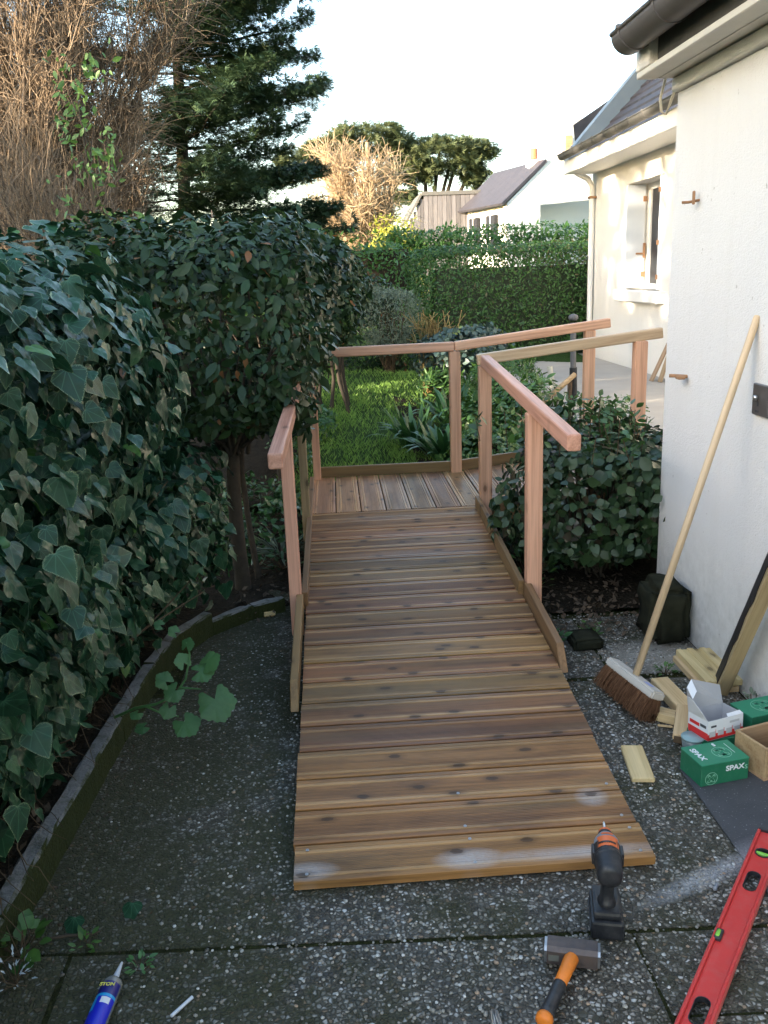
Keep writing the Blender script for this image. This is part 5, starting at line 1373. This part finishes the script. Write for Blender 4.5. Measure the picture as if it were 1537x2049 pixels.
lb = top_patch('label', .002, .042, -44, 48, (.0338, .0335), M_ORANGE, by)
top_patch('print', .012, .019, -38, 34, (.0340, .0338), M_BLACKP, lb, lift=.0016)
top_patch('print', .050, .058, -24, 28, (.0318, .0305), M_ORANGE, lb, lift=.0012)
for s in (-1, 1): dbox('side_grip', (s * .034 - .004, s * .034 + .004, -.005, .034, .172, .205), M_BLACKP, .003, by)
link('bumper_ring', bm_mesh(lathe([(.084, .0175), (.090, .0185), (.094, .0175)], 20), M_BLACKP, True), dr, DM @ Matrix.Translation((0, 0, .190)) @ Matrix.Rotation(PI / 2, 4, 'Z'))
link('chuck', bm_mesh(lathe([(.094, .016), (.102, .0165), (.106, .014), (.1065, .006)], 20), M_ORANGE, True), dr, DM @ Matrix.Translation((0, 0, .190)) @ Matrix.Rotation(PI / 2, 4, 'Z'))
link('bit', bm_mesh(lathe([(.104, .0036), (.140, .0036), (.148, .0018)], 6), M_ZINC), dr, DM @ Matrix.Translation((0, 0, .190)) @ Matrix.Rotation(PI / 2, 4, 'Z'))

# ---- club hammer
hm = thing('club_hammer', 'club hammer with rusty steel head and orange and black handle lying on the patio', 'hammer', (.47, 1.70, 0))
HA, HB_ = Vector((.430, 1.728, .030)), Vector((.541, 1.696, .030))
prof8 = [(-.026, -.017), (-.017, -.026), (.017, -.026), (.026, -.017), (.026, .017), (.017, .026), (-.017, .026), (-.026, .017)]
V, F = extrude_profile(prof8, (HB_ - HA).length)
hd_ = link('head', mesh_from(V, F, M_HAMMER), hm, axis_M(HA, HB_))
dd = (HB_ - HA).normalized()
V, F = extrude_profile([(a * .88, b * .88) for a, b in prof8], .006); link('striking_face', mesh_from(V, F, M_HFACE), hd_, axis_M(HB_, HB_ + dd * .006)); link('striking_face', mesh_from(V, F, M_HFACE), hd_, axis_M(HA - dd * .006, HA))
h0, h1 = Vector((.478, 1.690, .034)), Vector((.372, 1.527, .022)); dv = (h1 - h0)
def hsec(name, t0, t1, prof_, mat):
    a, b = h0 + dv * t0, h0 + dv * t1; L = (b - a).length
    return link(name, bm_mesh(lathe([(x * L, r) for x, r in prof_], 14), mat, True), hm, axis_M(a, b) @ Matrix.Translation((-L / 2, 0, 0)))
hsec('handle', -.02, .42, [(0, .015), (.05, .0175), (.5, .0155), (1, .0145)], M_ORANGE2)
hsec('grip', .42, .90, [(0, .0150), (.04, .0158), (.5, .0150), (.85, .0165), (1, .0175)], M_BLACKR)
hsec('end_knob', .90, 1.0, [(0, .0178), (.3, .0195), (.8, .0185), (1, .012)], M_ORANGE2)
box('sticker', (-.012, .012, -.0004, .0004, -.008, .008), simple('sticker', (.13, .13, .11), .6), hd_, 0, axis_M(HA, HB_) @ Matrix.Translation((-.042, -.0262, 0)))

# ---- red spirit level lying flat
lv = thing('spirit_level', 'red spirit level with oval hand holes and green vials lying at the right edge', 'spirit level', (.9, 1.75, 0))
L0, L1 = Vector((1.155, 2.104, .0)), Vector((.548, 1.309, .0))
Ld = (L1 - L0); LL = Ld.length; Ld.normalize(); Ln = Vector((-Ld.y, Ld.x, 0))
LM = Matrix(((Ld.x, Ln.x, 0, L0.x), (Ld.y, Ln.y, 0, L0.y), (0, 0, 1, .004), (0, 0, 0, 1)))     # local x along, y across, z up
hw = .030
def rect(x0, x1, y0, y1): return [(x0, y0), (x1, y0), (x1, y1), (x0, y1)]
holes = [slot_poly(.232, 0, .043, .0170), slot_poly(.726, 0, .043, .0170), slot_poly(.92, 0, .03, .0170), ring_poly(.098, 0, .021, .021)]
me = flat_poly(rect(0, LL, -hw + .0042, hw - .0042), holes, .010); me.materials.clear(); me.materials.append(M_RED)
web = link('web', me, lv, LM @ Matrix.Translation((0, 0, .0125)))
for s in (-1, 1):
    box('flange', (0, LL, s * hw - .004, s * hw + .004, 0, .025), M_RED, lv, .0015, LM)
    box('milled_edge', (.002, LL - .002, s * (hw + .0041), s * (hw + .0049), .003, .022), M_REDE, lv, 0, LM)
def inner_ring(poly, t=.0022, h=.013, name='hole_trim'):
    p = np.array(poly); c = p.mean(0); o_ = [tuple(q) for q in p]; i_ = [tuple(c + (q - c) * (1 - t / np.linalg.norm(q - c))) for q in p]
    me = flat_poly(o_, [i_], h); me.materials.clear(); me.materials.append(M_BLACKP); return link(name, me, web, LM @ Matrix.Translation((0, 0, .0125)))
for hpoly in holes[:3]: inner_ring(hpoly)
inner_ring(holes[3], .003, .014, 'vial_ring')
link('vial', bm_mesh(lathe([(-.019, .004), (-.016, .0065), (.016, .0065), (.019, .004)], 12), M_GREENV, True), lv, LM @ Matrix.Translation((.098, 0, .0125)) @ Matrix.Rotation(rad(90), 4, 'Z'))
box('vial_plate', (.086, .110, -.016, .016, .004, .0055), M_GREENV, lv, .001, LM)
box('vial_holder', (.458, .496, -hw - .001, -hw + .016, .0035, .0262), M_BLACKP, lv, .002, LM)
link('vial', bm_mesh(lathe([(-.013, .003), (-.011, .0055), (.011, .0055), (.013, .003)], 12), M_GREENV, True), lv, LM @ Matrix.Translation((.477, -hw + .006, .0235)))
box('end_cap', (-.010, -.0005, -hw - .003, hw + .003, 0, .027), M_BLACKP, lv, .002, LM)
text('lettering', '60 cm', .010, M_DKPRINT, LM @ Matrix.Translation((.36, .012, .0178)) @ Matrix.Rotation(PI, 4, 'Z'), web) if False else None

# ---- sealant tube
tb = thing('sealant_tube', 'clear sealant cartridge with blue label and white nozzle lying at lower left', 'cartridge', (-.59, 1.68, 0))
T0, T1 = Vector((-.598, 1.560, .0245)), Vector((-.582, 1.735, .0245)); TL = (T1 - T0).length
TM = axis_M(T0, T1) @ Matrix.Translation((-TL / 2, 0, 0))
link('cartridge', bm_mesh(lathe([(-.03, .0235), (TL - .012, .0235), (TL - .004, .021), (TL, .010)], 24), M_CLEAR, True), tb, TM)
link('nozzle', bm_mesh(lathe([(TL - .001, .0085), (TL + .006, .0080), (TL + .058, .0028), (TL + .060, .001)], 14), M_NOZ, True), tb, TM)
def wrap(name, x0, x1, a0, a1, r, mat, pa):
    n = 14; V = []; F = []
    for x in (x0, x1):
        for k in range(n + 1): a = rad(a0 + (a1 - a0) * k / n); V.append((x, r * math.sin(a), r * math.cos(a)))
    F = [(k, k + 1, n + 2 + k, n + 1 + k) for k in range(n)]; m_ = len(V)
    V2 = [(x, y * .985, z * .985) for x, y, z in V]
    return link(name, mesh_from(V + V2, F + [tuple(i + m_ for i in f[::-1]) for f in F], mat, True), pa, TM)
la = wrap('label', TL - .062, TL - .022, -75, 60, .0240, M_NAVY, tb)
lb_ = wrap('label', -.03, TL - .0625, -75, 60, .0240, M_BLUE, tb)
wrap('label_stripe', TL - .066, TL - .058, -75, 60, .02415, M_CYAN, la)
wrap('label_stripe', TL - .105, TL - .066, 28, 60, .02415, M_CYAN, la)
wrap('label_stripe', TL - .085, TL - .068, -45, 5, .02425, M_PRINTW, la)
text('lettering', 'STON', .013, M_YEL, TM @ Matrix.Translation((TL - .034, .001, .0245)) @ Matrix.Rotation(rad(-90), 4, 'Z'), la, bold=.0004)
cp = tube_obj('plastic_stick', [([(-.436, 1.640, .006), (-.397, 1.690, .006)], .0042)], M_NOZ, None, 8); tag(cp, 'short thin white plastic stick lying on the patio', 'stick')
pl = thing('pliers', 'steel plier jaws at the bottom edge of the patio', 'pliers', (.275, 1.55, 0))
for s in (-1, 1):
    M = Matrix.Translation((.276 + s * .0065, 1.545, .010)) @ Matrix.Rotation(s * rad(5), 4, 'Z')
    link('jaw', bm_mesh((lambda b: (box_bm(b, -.006, .006, -.06, .04, -.006, .006), bmesh.ops.bevel(b, geom=list(b.edges), offset=.004, segments=2, affect='EDGES'), b)[2])(bmesh.new()), M_HFACE, True), pl, M)
wp = link('wall_plug', bm_mesh(lathe([(0, .004), (.002, .0055), (.024, .005), (.026, .003)], 8), M_GREYPL, True), None, axis_M((.905, 1.905, .006), (.925, 1.930, .006))); tag(wp, 'small grey plastic plug lying beside the red level', 'plug')

# ---- dark slab under the boxes
fl = box('slate_sheet', (1.045, 1.474, 1.72, 2.50, .0005, .0065), M_FELT, None, .002); tag(fl, 'dark dusty slate sheet lying under the screw boxes', 'sheet')

# ---- broom
br = thing('broom', 'wooden push broom with brown bristles leaning on the white wall', 'broom', (1.04, 2.94, 0))
b0, b1 = Vector((1.005, 3.085, .112)), Vector((1.085, 2.80, .100))
bd = (b1 - b0).normalized(); tilt_up = Vector((.40, .10, .91)).normalized()
BMx = axis_M(b0, b1, tilt_up); BL = (b1 - b0).length
bm = bmesh.new(); box_bm(bm, -BL / 2, BL / 2, -.031, .031, -.016, .016); bmesh.ops.bevel(bm, geom=list(bm.edges), offset=.007, segments=2, affect='EDGES')
head = link('head', bm_mesh(bm, M_HEADW), br, BMx)
upv = Vector((BMx[0][2], BMx[1][2], BMx[2][2])); hb = (b0 + b1) / 2 + upv * .012
link('handle', bm_mesh(lathe([(0, .0135), (.6, .0135), (1.345, .0130), (1.352, .011), (1.354, .004)], 14), BROOMW, True), br, axis_M(hb, Vector((1.455, 3.065, 1.325))) @ Matrix.Translation((-(Vector((1.455, 3.065, 1.325)) - hb).length / 2, 0, 0)))
lines = []
for _ in range(2600):
    u = rng.uniform(-.97, .97); v = rng.uniform(-.92, .92)
    p = Vector((u * BL / 2, v * .027, -.014)); q = Vector((u * BL / 2 + u * .008 + rng.normal(0, .005), v * .040 + rng.normal(0, .006), -.092 - rng.uniform(0, .014)))
    mid = (p + q) / 2 + Vector((rng.normal(0, .002), v * .006, 0))
    ww = [BMx @ p, BMx @ mid, BMx @ q]; ww[2].z = max(ww[2].z, .003)
    lines.append(([tuple(x) for x in ww], [.0013, .0012, .0007]))
tube_obj('bristles', lines, M_BRISTLE, br, 3, True, 'stuff')
box('sticker', (.06, .10, -.012, .012, .0162, .0166), simple('blue_sticker', (.30, .34, .60), .6), head, 0, BMx)

# ---- offcuts and boards by the wall
def offcut(label, p0, p1, w_, h_, mat=OFFCUT, up=(0, 0, 1), name='wood_offcut', cat='offcut', bev=.003):
    return tag(timber(name, p0, p1, w_, h_, mat, None, up, bev), label, cat, 'timber offcuts on the patio')
offcut('flat pale offcut with knots lying alone beside the ramp', (.934, 2.632, .009), (.905, 2.428, .010), .072, .017)
offcut('pale square edged offcut lying behind the broom head end', (1.190, 3.075, .020), (1.205, 2.835, .020), .070, .038)
offcut('short yellow offcut tilted on a dark block in front of the white box', (1.190, 2.800, .052), (1.105, 2.615, .040), .070, .024, OFFCUT)
o = box('dark_block', (-.09, .09, -.038, .038, 0, .030), DARKW, None, .003, axis_M((1.185, 2.79, .016), (1.105, 2.60, .016))); tag(o, 'dark wooden block under the short yellow offcut', 'block')
offcut('small pale offcut partly hidden by the broom bristles', (1.085, 2.840, .018), (1.155, 2.785, .018), .055, .034)
offcut('thin pale splinter in front of the broom bristles', (1.075, 2.775, .004), (1.125, 2.755, .004), .012, .006)
OP = mesh_from(*extrude_profile([(y_, z_ * 1.0) for y_, z_ in ([(-.0705, .010), (-.052, .0135), (-.05, .009), (-.026, .009), (-.024, .0135), (-.002, .0135), (0, .009), (.024, .009), (.026, .0135), (.048, .0135), (.05, .009), (.0705, .010), (.0705, -.0125), (-.0705, -.0125)])], .30), OFFCUT)
for k, (dx, z) in enumerate(((0, .013), (.012, .040))):
    o = link('grooved_offcut', OP, None, axis_M((1.397 + dx, 3.29, z), (1.398 + dx, 2.99, z))); tag(o, ['lower grooved deck offcut lying against the white wall', 'upper grooved deck offcut stacked against the white wall'][k], 'offcut', 'timber offcuts on the patio')

# ---- post with black bitumen strip, leaning on the wall
bp = thing('leaning_post', 'brown timber post with a torn black strip leaning on the white wall', 'post', (1.40, 2.98, 0))
p0, p1 = Vector((1.405, 3.005, .0)), Vector((1.445, 2.44, 1.16))
timber('post', p0 + Vector((.0, 0, .012)), p1, .070, .045, PINE, bp, (-1, .25, .2), .003)
bm = bmesh.new(); n = 26; Lp = (p1 - p0).length
up_, lo_ = [], []
for k in range(n + 1):
    xx = -Lp / 2 + .01 + (Lp - .02) * k / n
    up_.append((xx, .0385 + random.uniform(-.001, .001), .0255)); lo_.append((xx, -.012 + random.uniform(-.006, .006) + .008 * math.sin(k * 1.7), .0255))
me_pts = up_ + lo_
F = [(k, k + 1, n + 2 + k, n + 1 + k) for k in range(n)]
low2 = [(x, y_, z - .003) for x, y_, z in me_pts]; m_ = len(me_pts)

link('bitumen_strip', mesh_from(me_pts + low2, F + [tuple(i + m_ for i in f[::-1]) for f in F] + [(k, k + m_, k + 1 + m_, k + 1) for k in range(n)] + [(n + 1 + k, n + 2 + k, n + 2 + k + m_, n + 1 + k + m_) for k in range(n)], M_BITUMEN), bp, axis_M(p0 + Vector((0, 0, .012)), p1, (-1, .25, .2)))
timber('bitumen_side', p0 + Vector((.0, .0, .014)), p1 + Vector((0, 0, .002)), .0025, .047, M_BITUMEN, bp, (-1, .25, .2), .0005).matrix_basis = axis_M(p0 + Vector((0, 0, .012)), p1, (-1, .25, .2)) @ Matrix.Translation((0, .0372, 0))

# ---- boxes of screws
def at_floor(label): return label
SB = Matrix.Translation((1.138, 2.447, .0068)) @ Matrix.Rotation(rad(11), 4, 'Z')
gb = thing('screw_box', 'closed green card screw box with white lettering standing in front', 'box', tuple(SB.translation))
bw, bdp, bh = .168, .115, .072
box('carton', (-bw / 2, bw / 2, -bdp / 2, bdp / 2, 0, bh), M_GREENB, gb, .0018, SB)
lid = box('lid', (-bw / 2 - .001, bw / 2 + .001, -bdp / 2 - .001, bdp / 2 + .001, bh + .0004, bh + .003), M_GREENB2, gb, .001, SB)
front = SB @ Matrix.Translation((0, -bdp / 2 - .0006, bh / 2)) @ Matrix.Rotation(PI / 2, 4, 'X')
topm = SB @ Matrix.Translation((0, 0, bh + .0034))
text('lettering', 'SPAX', .024, M_PRINTW, front @ Matrix.Translation((.034, .013, 0)), gb, bold=.0007, sx=1.15)
text('lettering', 'SPAX', .027, M_PRINTW, topm @ Matrix.Translation((-.058, .004, 0)) @ Matrix.Rotation(rad(92), 4, 'Z') @ Matrix.Rotation(PI, 4, 'Z'), lid, bold=.0007, sx=1.1)
text('lettering', 'S', .022, M_PRINTW, topm @ Matrix.Translation((.022, .040, 0)), lid, bold=.0006)
text('lettering', 'S', .020, M_PRINTL, front @ Matrix.Translation((.074, .008, 0)), gb, bold=.0004)
def emblem(M, r, pa, mat=M_PRINTL, wd=.0016, a0=0, a1=2 * PI):
    me = flat_poly(arc_strip(0, 0, r, a0, a1, wd, 26), [], .0005); me.materials.clear(); me.materials.append(mat); e_ = link('emblem_ring', me, pa, M)
    # rounded cross outline inside the ring
    q = []; k = r * .30; l = r * .62
    star = [(k, k * .45), (l, k * .9), (l, l), (k * .9, l), (k * .45, k), (-k * .45, k), (-k * .9, l), (-l, l), (-l, k * .9), (-k, k * .45), (-k, -k * .45), (-l, -k * .9), (-l, -l), (-k * .9, -l), (-k * .45, -k), (k * .45, -k), (k * .9, -l), (l, -l), (l, -k * .9), (k, -k * .45)]
    inn = [(x * (1 - wd / r * 1.8), y_ * (1 - wd / r * 1.8)) for x, y_ in star]
    me = flat_poly(star, [inn], .0005); me.materials.clear(); me.materials.append(mat); link('emblem_cross', me, pa, M)
emblem(topm @ Matrix.Translation((.020, -.006, 0)), .030, lid)
emblem(front @ Matrix.Translation((-.048, -.012, 0)), .021, gb)
box('print_line', (.058, .0595, -.020, .040, bh + .0031, bh + .0034), M_PRINTW, lid, 0, SB)

S2 = Matrix.Translation((1.205, 2.600, .0068)) @ Matrix.Rotation(rad(8), 4, 'Z')
g2 = thing('screw_box', 'green card screw box beneath the open white and red box', 'box', tuple(S2.translation))
box('carton', (-.075, .085, -.05, .05, 0, .060), M_GREENB, g2, .0018, S2)
emblem(S2 @ Matrix.Translation((.0, -.0506, .03)) @ Matrix.Rotation(PI / 2, 4, 'X'), .019, g2)
S3 = Matrix.Translation((1.392, 2.672, .0068)) @ Matrix.Rotation(rad(14), 4, 'Z')
g3 = thing('screw_box', 'green card screw box behind the plywood crate at the right edge', 'box', tuple(S3.translation))
box('carton', (-.080, .080, -.055, .055, 0, .100), M_GREENB, g3, .0018, S3)
l3 = box('lid', (-.081, .081, -.056, .056, .1004, .103), M_GREENB2, g3, .001, S3)
emblem(S3 @ Matrix.Translation((.01, .0, .1034)), .040, l3)
jr = thing('plastic_tub', 'small translucent plastic tub beside the green boxes', 'tub', (1.115, 2.565, .0068))
link('tub', bm_mesh(lathe([(0, .030), (.06, .036), (.060, .034), (.004, .028)], 20), simple('tub_plastic', (.16, .20, .20), .25), True), jr, Matrix.Translation((1.118, 2.572, .0068)) @ Matrix.Rotation(-PI / 2, 4, 'Y'))
link('rim', bm_mesh(lathe([(.058, .037), (.062, .038), (.064, .036)], 20), simple('tub_rim', (.25, .36, .36), .3), True), jr, Matrix.Translation((1.118, 2.572, .0068)) @ Matrix.Rotation(-PI / 2, 4, 'Y'))

# open white and red box, flap standing
S4 = Matrix.Translation((1.205, 2.600, .0682)) @ Matrix.Rotation(rad(18), 4, 'Z') @ Matrix.Rotation(rad(-3), 4, 'X')
wb = thing('open_box', 'open white and red card box with raised flaps on top of a green box', 'box', tuple(S4.translation))
w2, d2, h2_, tk = .072, .048, .068, .0016
box('base', (-w2, w2, -d2, d2, 0, .0016), M_CARDG, wb, 0, S4)
fw_ = box('front_panel', (-w2, w2, -d2, -d2 + tk, .0018, h2_), M_CARDW, wb, 0, S4)
box('back_panel', (-w2, w2, d2 - tk, d2, .0018, h2_), M_CARDG, wb, 0, S4)
sw_ = box('side_panel', (-w2, -w2 + tk, -d2 + tk, d2 - tk, .0018, h2_), M_CARDW, wb, 0, S4)
box('side_panel', (w2 - tk, w2, -d2 + tk, d2 - tk, .0018, h2_), M_CARDG, wb, 0, S4)
box('red_band', (-w2 - .0004, w2, -d2 - .0006, -d2 - .0002, .0018, .022), M_REDC, fw_, 0, S4)
box('red_band', (-w2 - .0006, -w2 - .0002, -d2, d2 - tk, .0018, .026), M_REDC, sw_, 0, S4)
for k in range(4):
    box('print_square', (-w2 + .006 + k * .034, -w2 + .030 + k * .034, -d2 - .0010, -d2 - .0007, .012, .030), M_GREYPRINT, fw_, 0, S4)
    box('print_frame', (-w2 + .0305 + k * .034, -w2 + .032 + k * .034, -d2 - .0010, -d2 - .0007, .022, .036), M_REDC, fw_, 0, S4)
box('print_mark', (-w2 + .012, -w2 + .034, -d2 - .0009, -d2 - .0006, .044, .051), M_DKPRINT, fw_, 0, S4)
box('print_mark', (-w2 + .088, -w2 + .128, -d2 - .0009, -d2 - .0006, .046, .054), M_GREYPRINT, fw_, 0, S4)
box('print_mark', (-w2 - .0009, -w2 - .0006, -.040, -.012, .040, .050), M_DKPRINT, sw_, 0, S4)
box('print_mark', (-w2 - .0009, -w2 - .0006, -.008, .038, .036, .048), M_REDC, sw_, 0, S4)
def flap(name, pts, mat, pa):
    n_ = (Vector(pts[1]) - Vector(pts[0])).cross(Vector(pts[2]) - Vector(pts[0])).normalized() * .0014
    k = len(pts); V = [Vector(p) for p in pts] + [Vector(p) + n_ for p in pts]
    F = [tuple(range(k)), tuple(range(2 * k - 1, k - 1, -1))] + [(i, i + k, (i + 1) % k + k, (i + 1) % k) for i in range(k)]
    return link(name, mesh_from(V, F, mat), pa, S4)
flap('lid_flap', [(-w2, d2, h2_), (w2, d2, h2_), (w2 + .012, d2 + .030, h2_ + .050), (-w2 + .02, d2 + .012, h2_ + .105), (-w2 - .012, d2 - .004, h2_ + .088)], M_CARDG, wb)
flap('tuck_flap', [(-w2 + .02, d2 + .011, h2_ + .105), (-w2 - .012, d2 - .006, h2_ + .088), (-w2 - .020, d2 - .045, h2_ + .064), (-w2 + .008, d2 - .030, h2_ + .080)], M_CARDW, wb)
flap('side_flap', [(-w2, -d2 + tk, h2_), (-w2, d2 - tk, h2_), (-w2 - .014, d2 - .010, h2_ + .060), (-w2 - .022, .005, h2_ + .064), (-w2 - .014, -d2 + .014, h2_ + .03)], M_CARDW, wb)
flap('front_lip', [(.008, -d2, h2_), (w2, -d2, h2_), (w2 - .006, -d2 + .012, h2_ + .008), (.012, -d2 + .012, h2_ + .006)], M_CARDW, wb)

# plywood crate at the right edge
S5 = Matrix.Translation((1.3475, 2.478, .0068)) @ Matrix.Rotation(rad(17), 4, 'Z')
cr = thing('wooden_crate', 'open plywood crate cut off by the right picture edge', 'crate', tuple(S5.translation))
cw, cdp, chh, ct = .100, .068, .112, .010
box('side', (-cw, -cw + ct, -cdp, cdp, .009, chh), CRATEW, cr, .0015, S5); box('side', (cw - ct, cw, -cdp, cdp, .009, chh), CRATEW, cr, .0015, S5)
box('side', (-cw + ct, cw - ct, -cdp, -cdp + ct, .009, chh), CRATEW, cr, .0015, S5); box('side', (-cw + ct, cw - ct, cdp - ct, cdp, .009, chh), CRATEW, cr, .0015, S5)
box('bottom', (-cw, cw, -cdp, cdp, 0, .0088), CRATEW, cr, .001, S5)
rd = thing('metal_rods', 'dark metal rods lying inside the plywood crate', 'rods', tuple(S5 @ Vector((0, 0, .01))))
for k in range(4): tube_obj('rod', [([tuple(S5 @ Vector((-.07 + .01 * k, -.042 + .026 * k, .018))), tuple(S5 @ Vector((.08, -.048 + .03 * k, .020)))], .006)], M_HAMMER, rd, 8)

# ---- dark blocks on the soil by the wall
def rock(name, label, cat, b, mat, seed, amp=.012):
    r_ = np.random.default_rng(seed); bm = bmesh.new(); box_bm(bm, *b)
    bmesh.ops.bevel(bm, geom=list(bm.edges), offset=.035 if amp > .008 else .01, segments=2, affect='EDGES')
    bmesh.ops.subdivide_edges(bm, edges=list(bm.edges), cuts=3, use_grid_fill=True)
    for v in bm.verts:
        v.co += Vector(r_.normal(0, amp * .25, 3)) + Vector((math.sin(v.co.z * 40 + v.co.y * 20), math.sin(v.co.x * 37), math.sin(v.co.y * 33 + v.co.x * 25))) * amp * .5
    return tag(link(name, bm_mesh(bm, mat, True)), label, cat)
rock('mossy_block', 'dark mossy stone block standing at the foot of the white wall', 'block', (1.290, 1.462, 3.43, 3.66, -.01, .262), M_STUMP, 3)
rock('dark_brick', 'dark wet brick lying on the soil at the end of the slabs', 'brick', (.955, 1.085, 3.44, 3.58, -.01, .045), M_STUMP, 5, .005)
for k, (x, y, s) in enumerate(((-.44, 4.13, .03), (-.38, 4.06, .022), (-.50, 4.00, .018))):
    rock('stone', ['pale stone lump at the end of the edging', 'small buff stone near the end of the edging', 'smallest stone below the end of the edging'][k], 'stone', (x - s * 1.4, x + s * 1.4, y - s, y + s, -.005, s * 1.1), M_KERB if k != 1 else OFFCUT, 10 + k, .004)
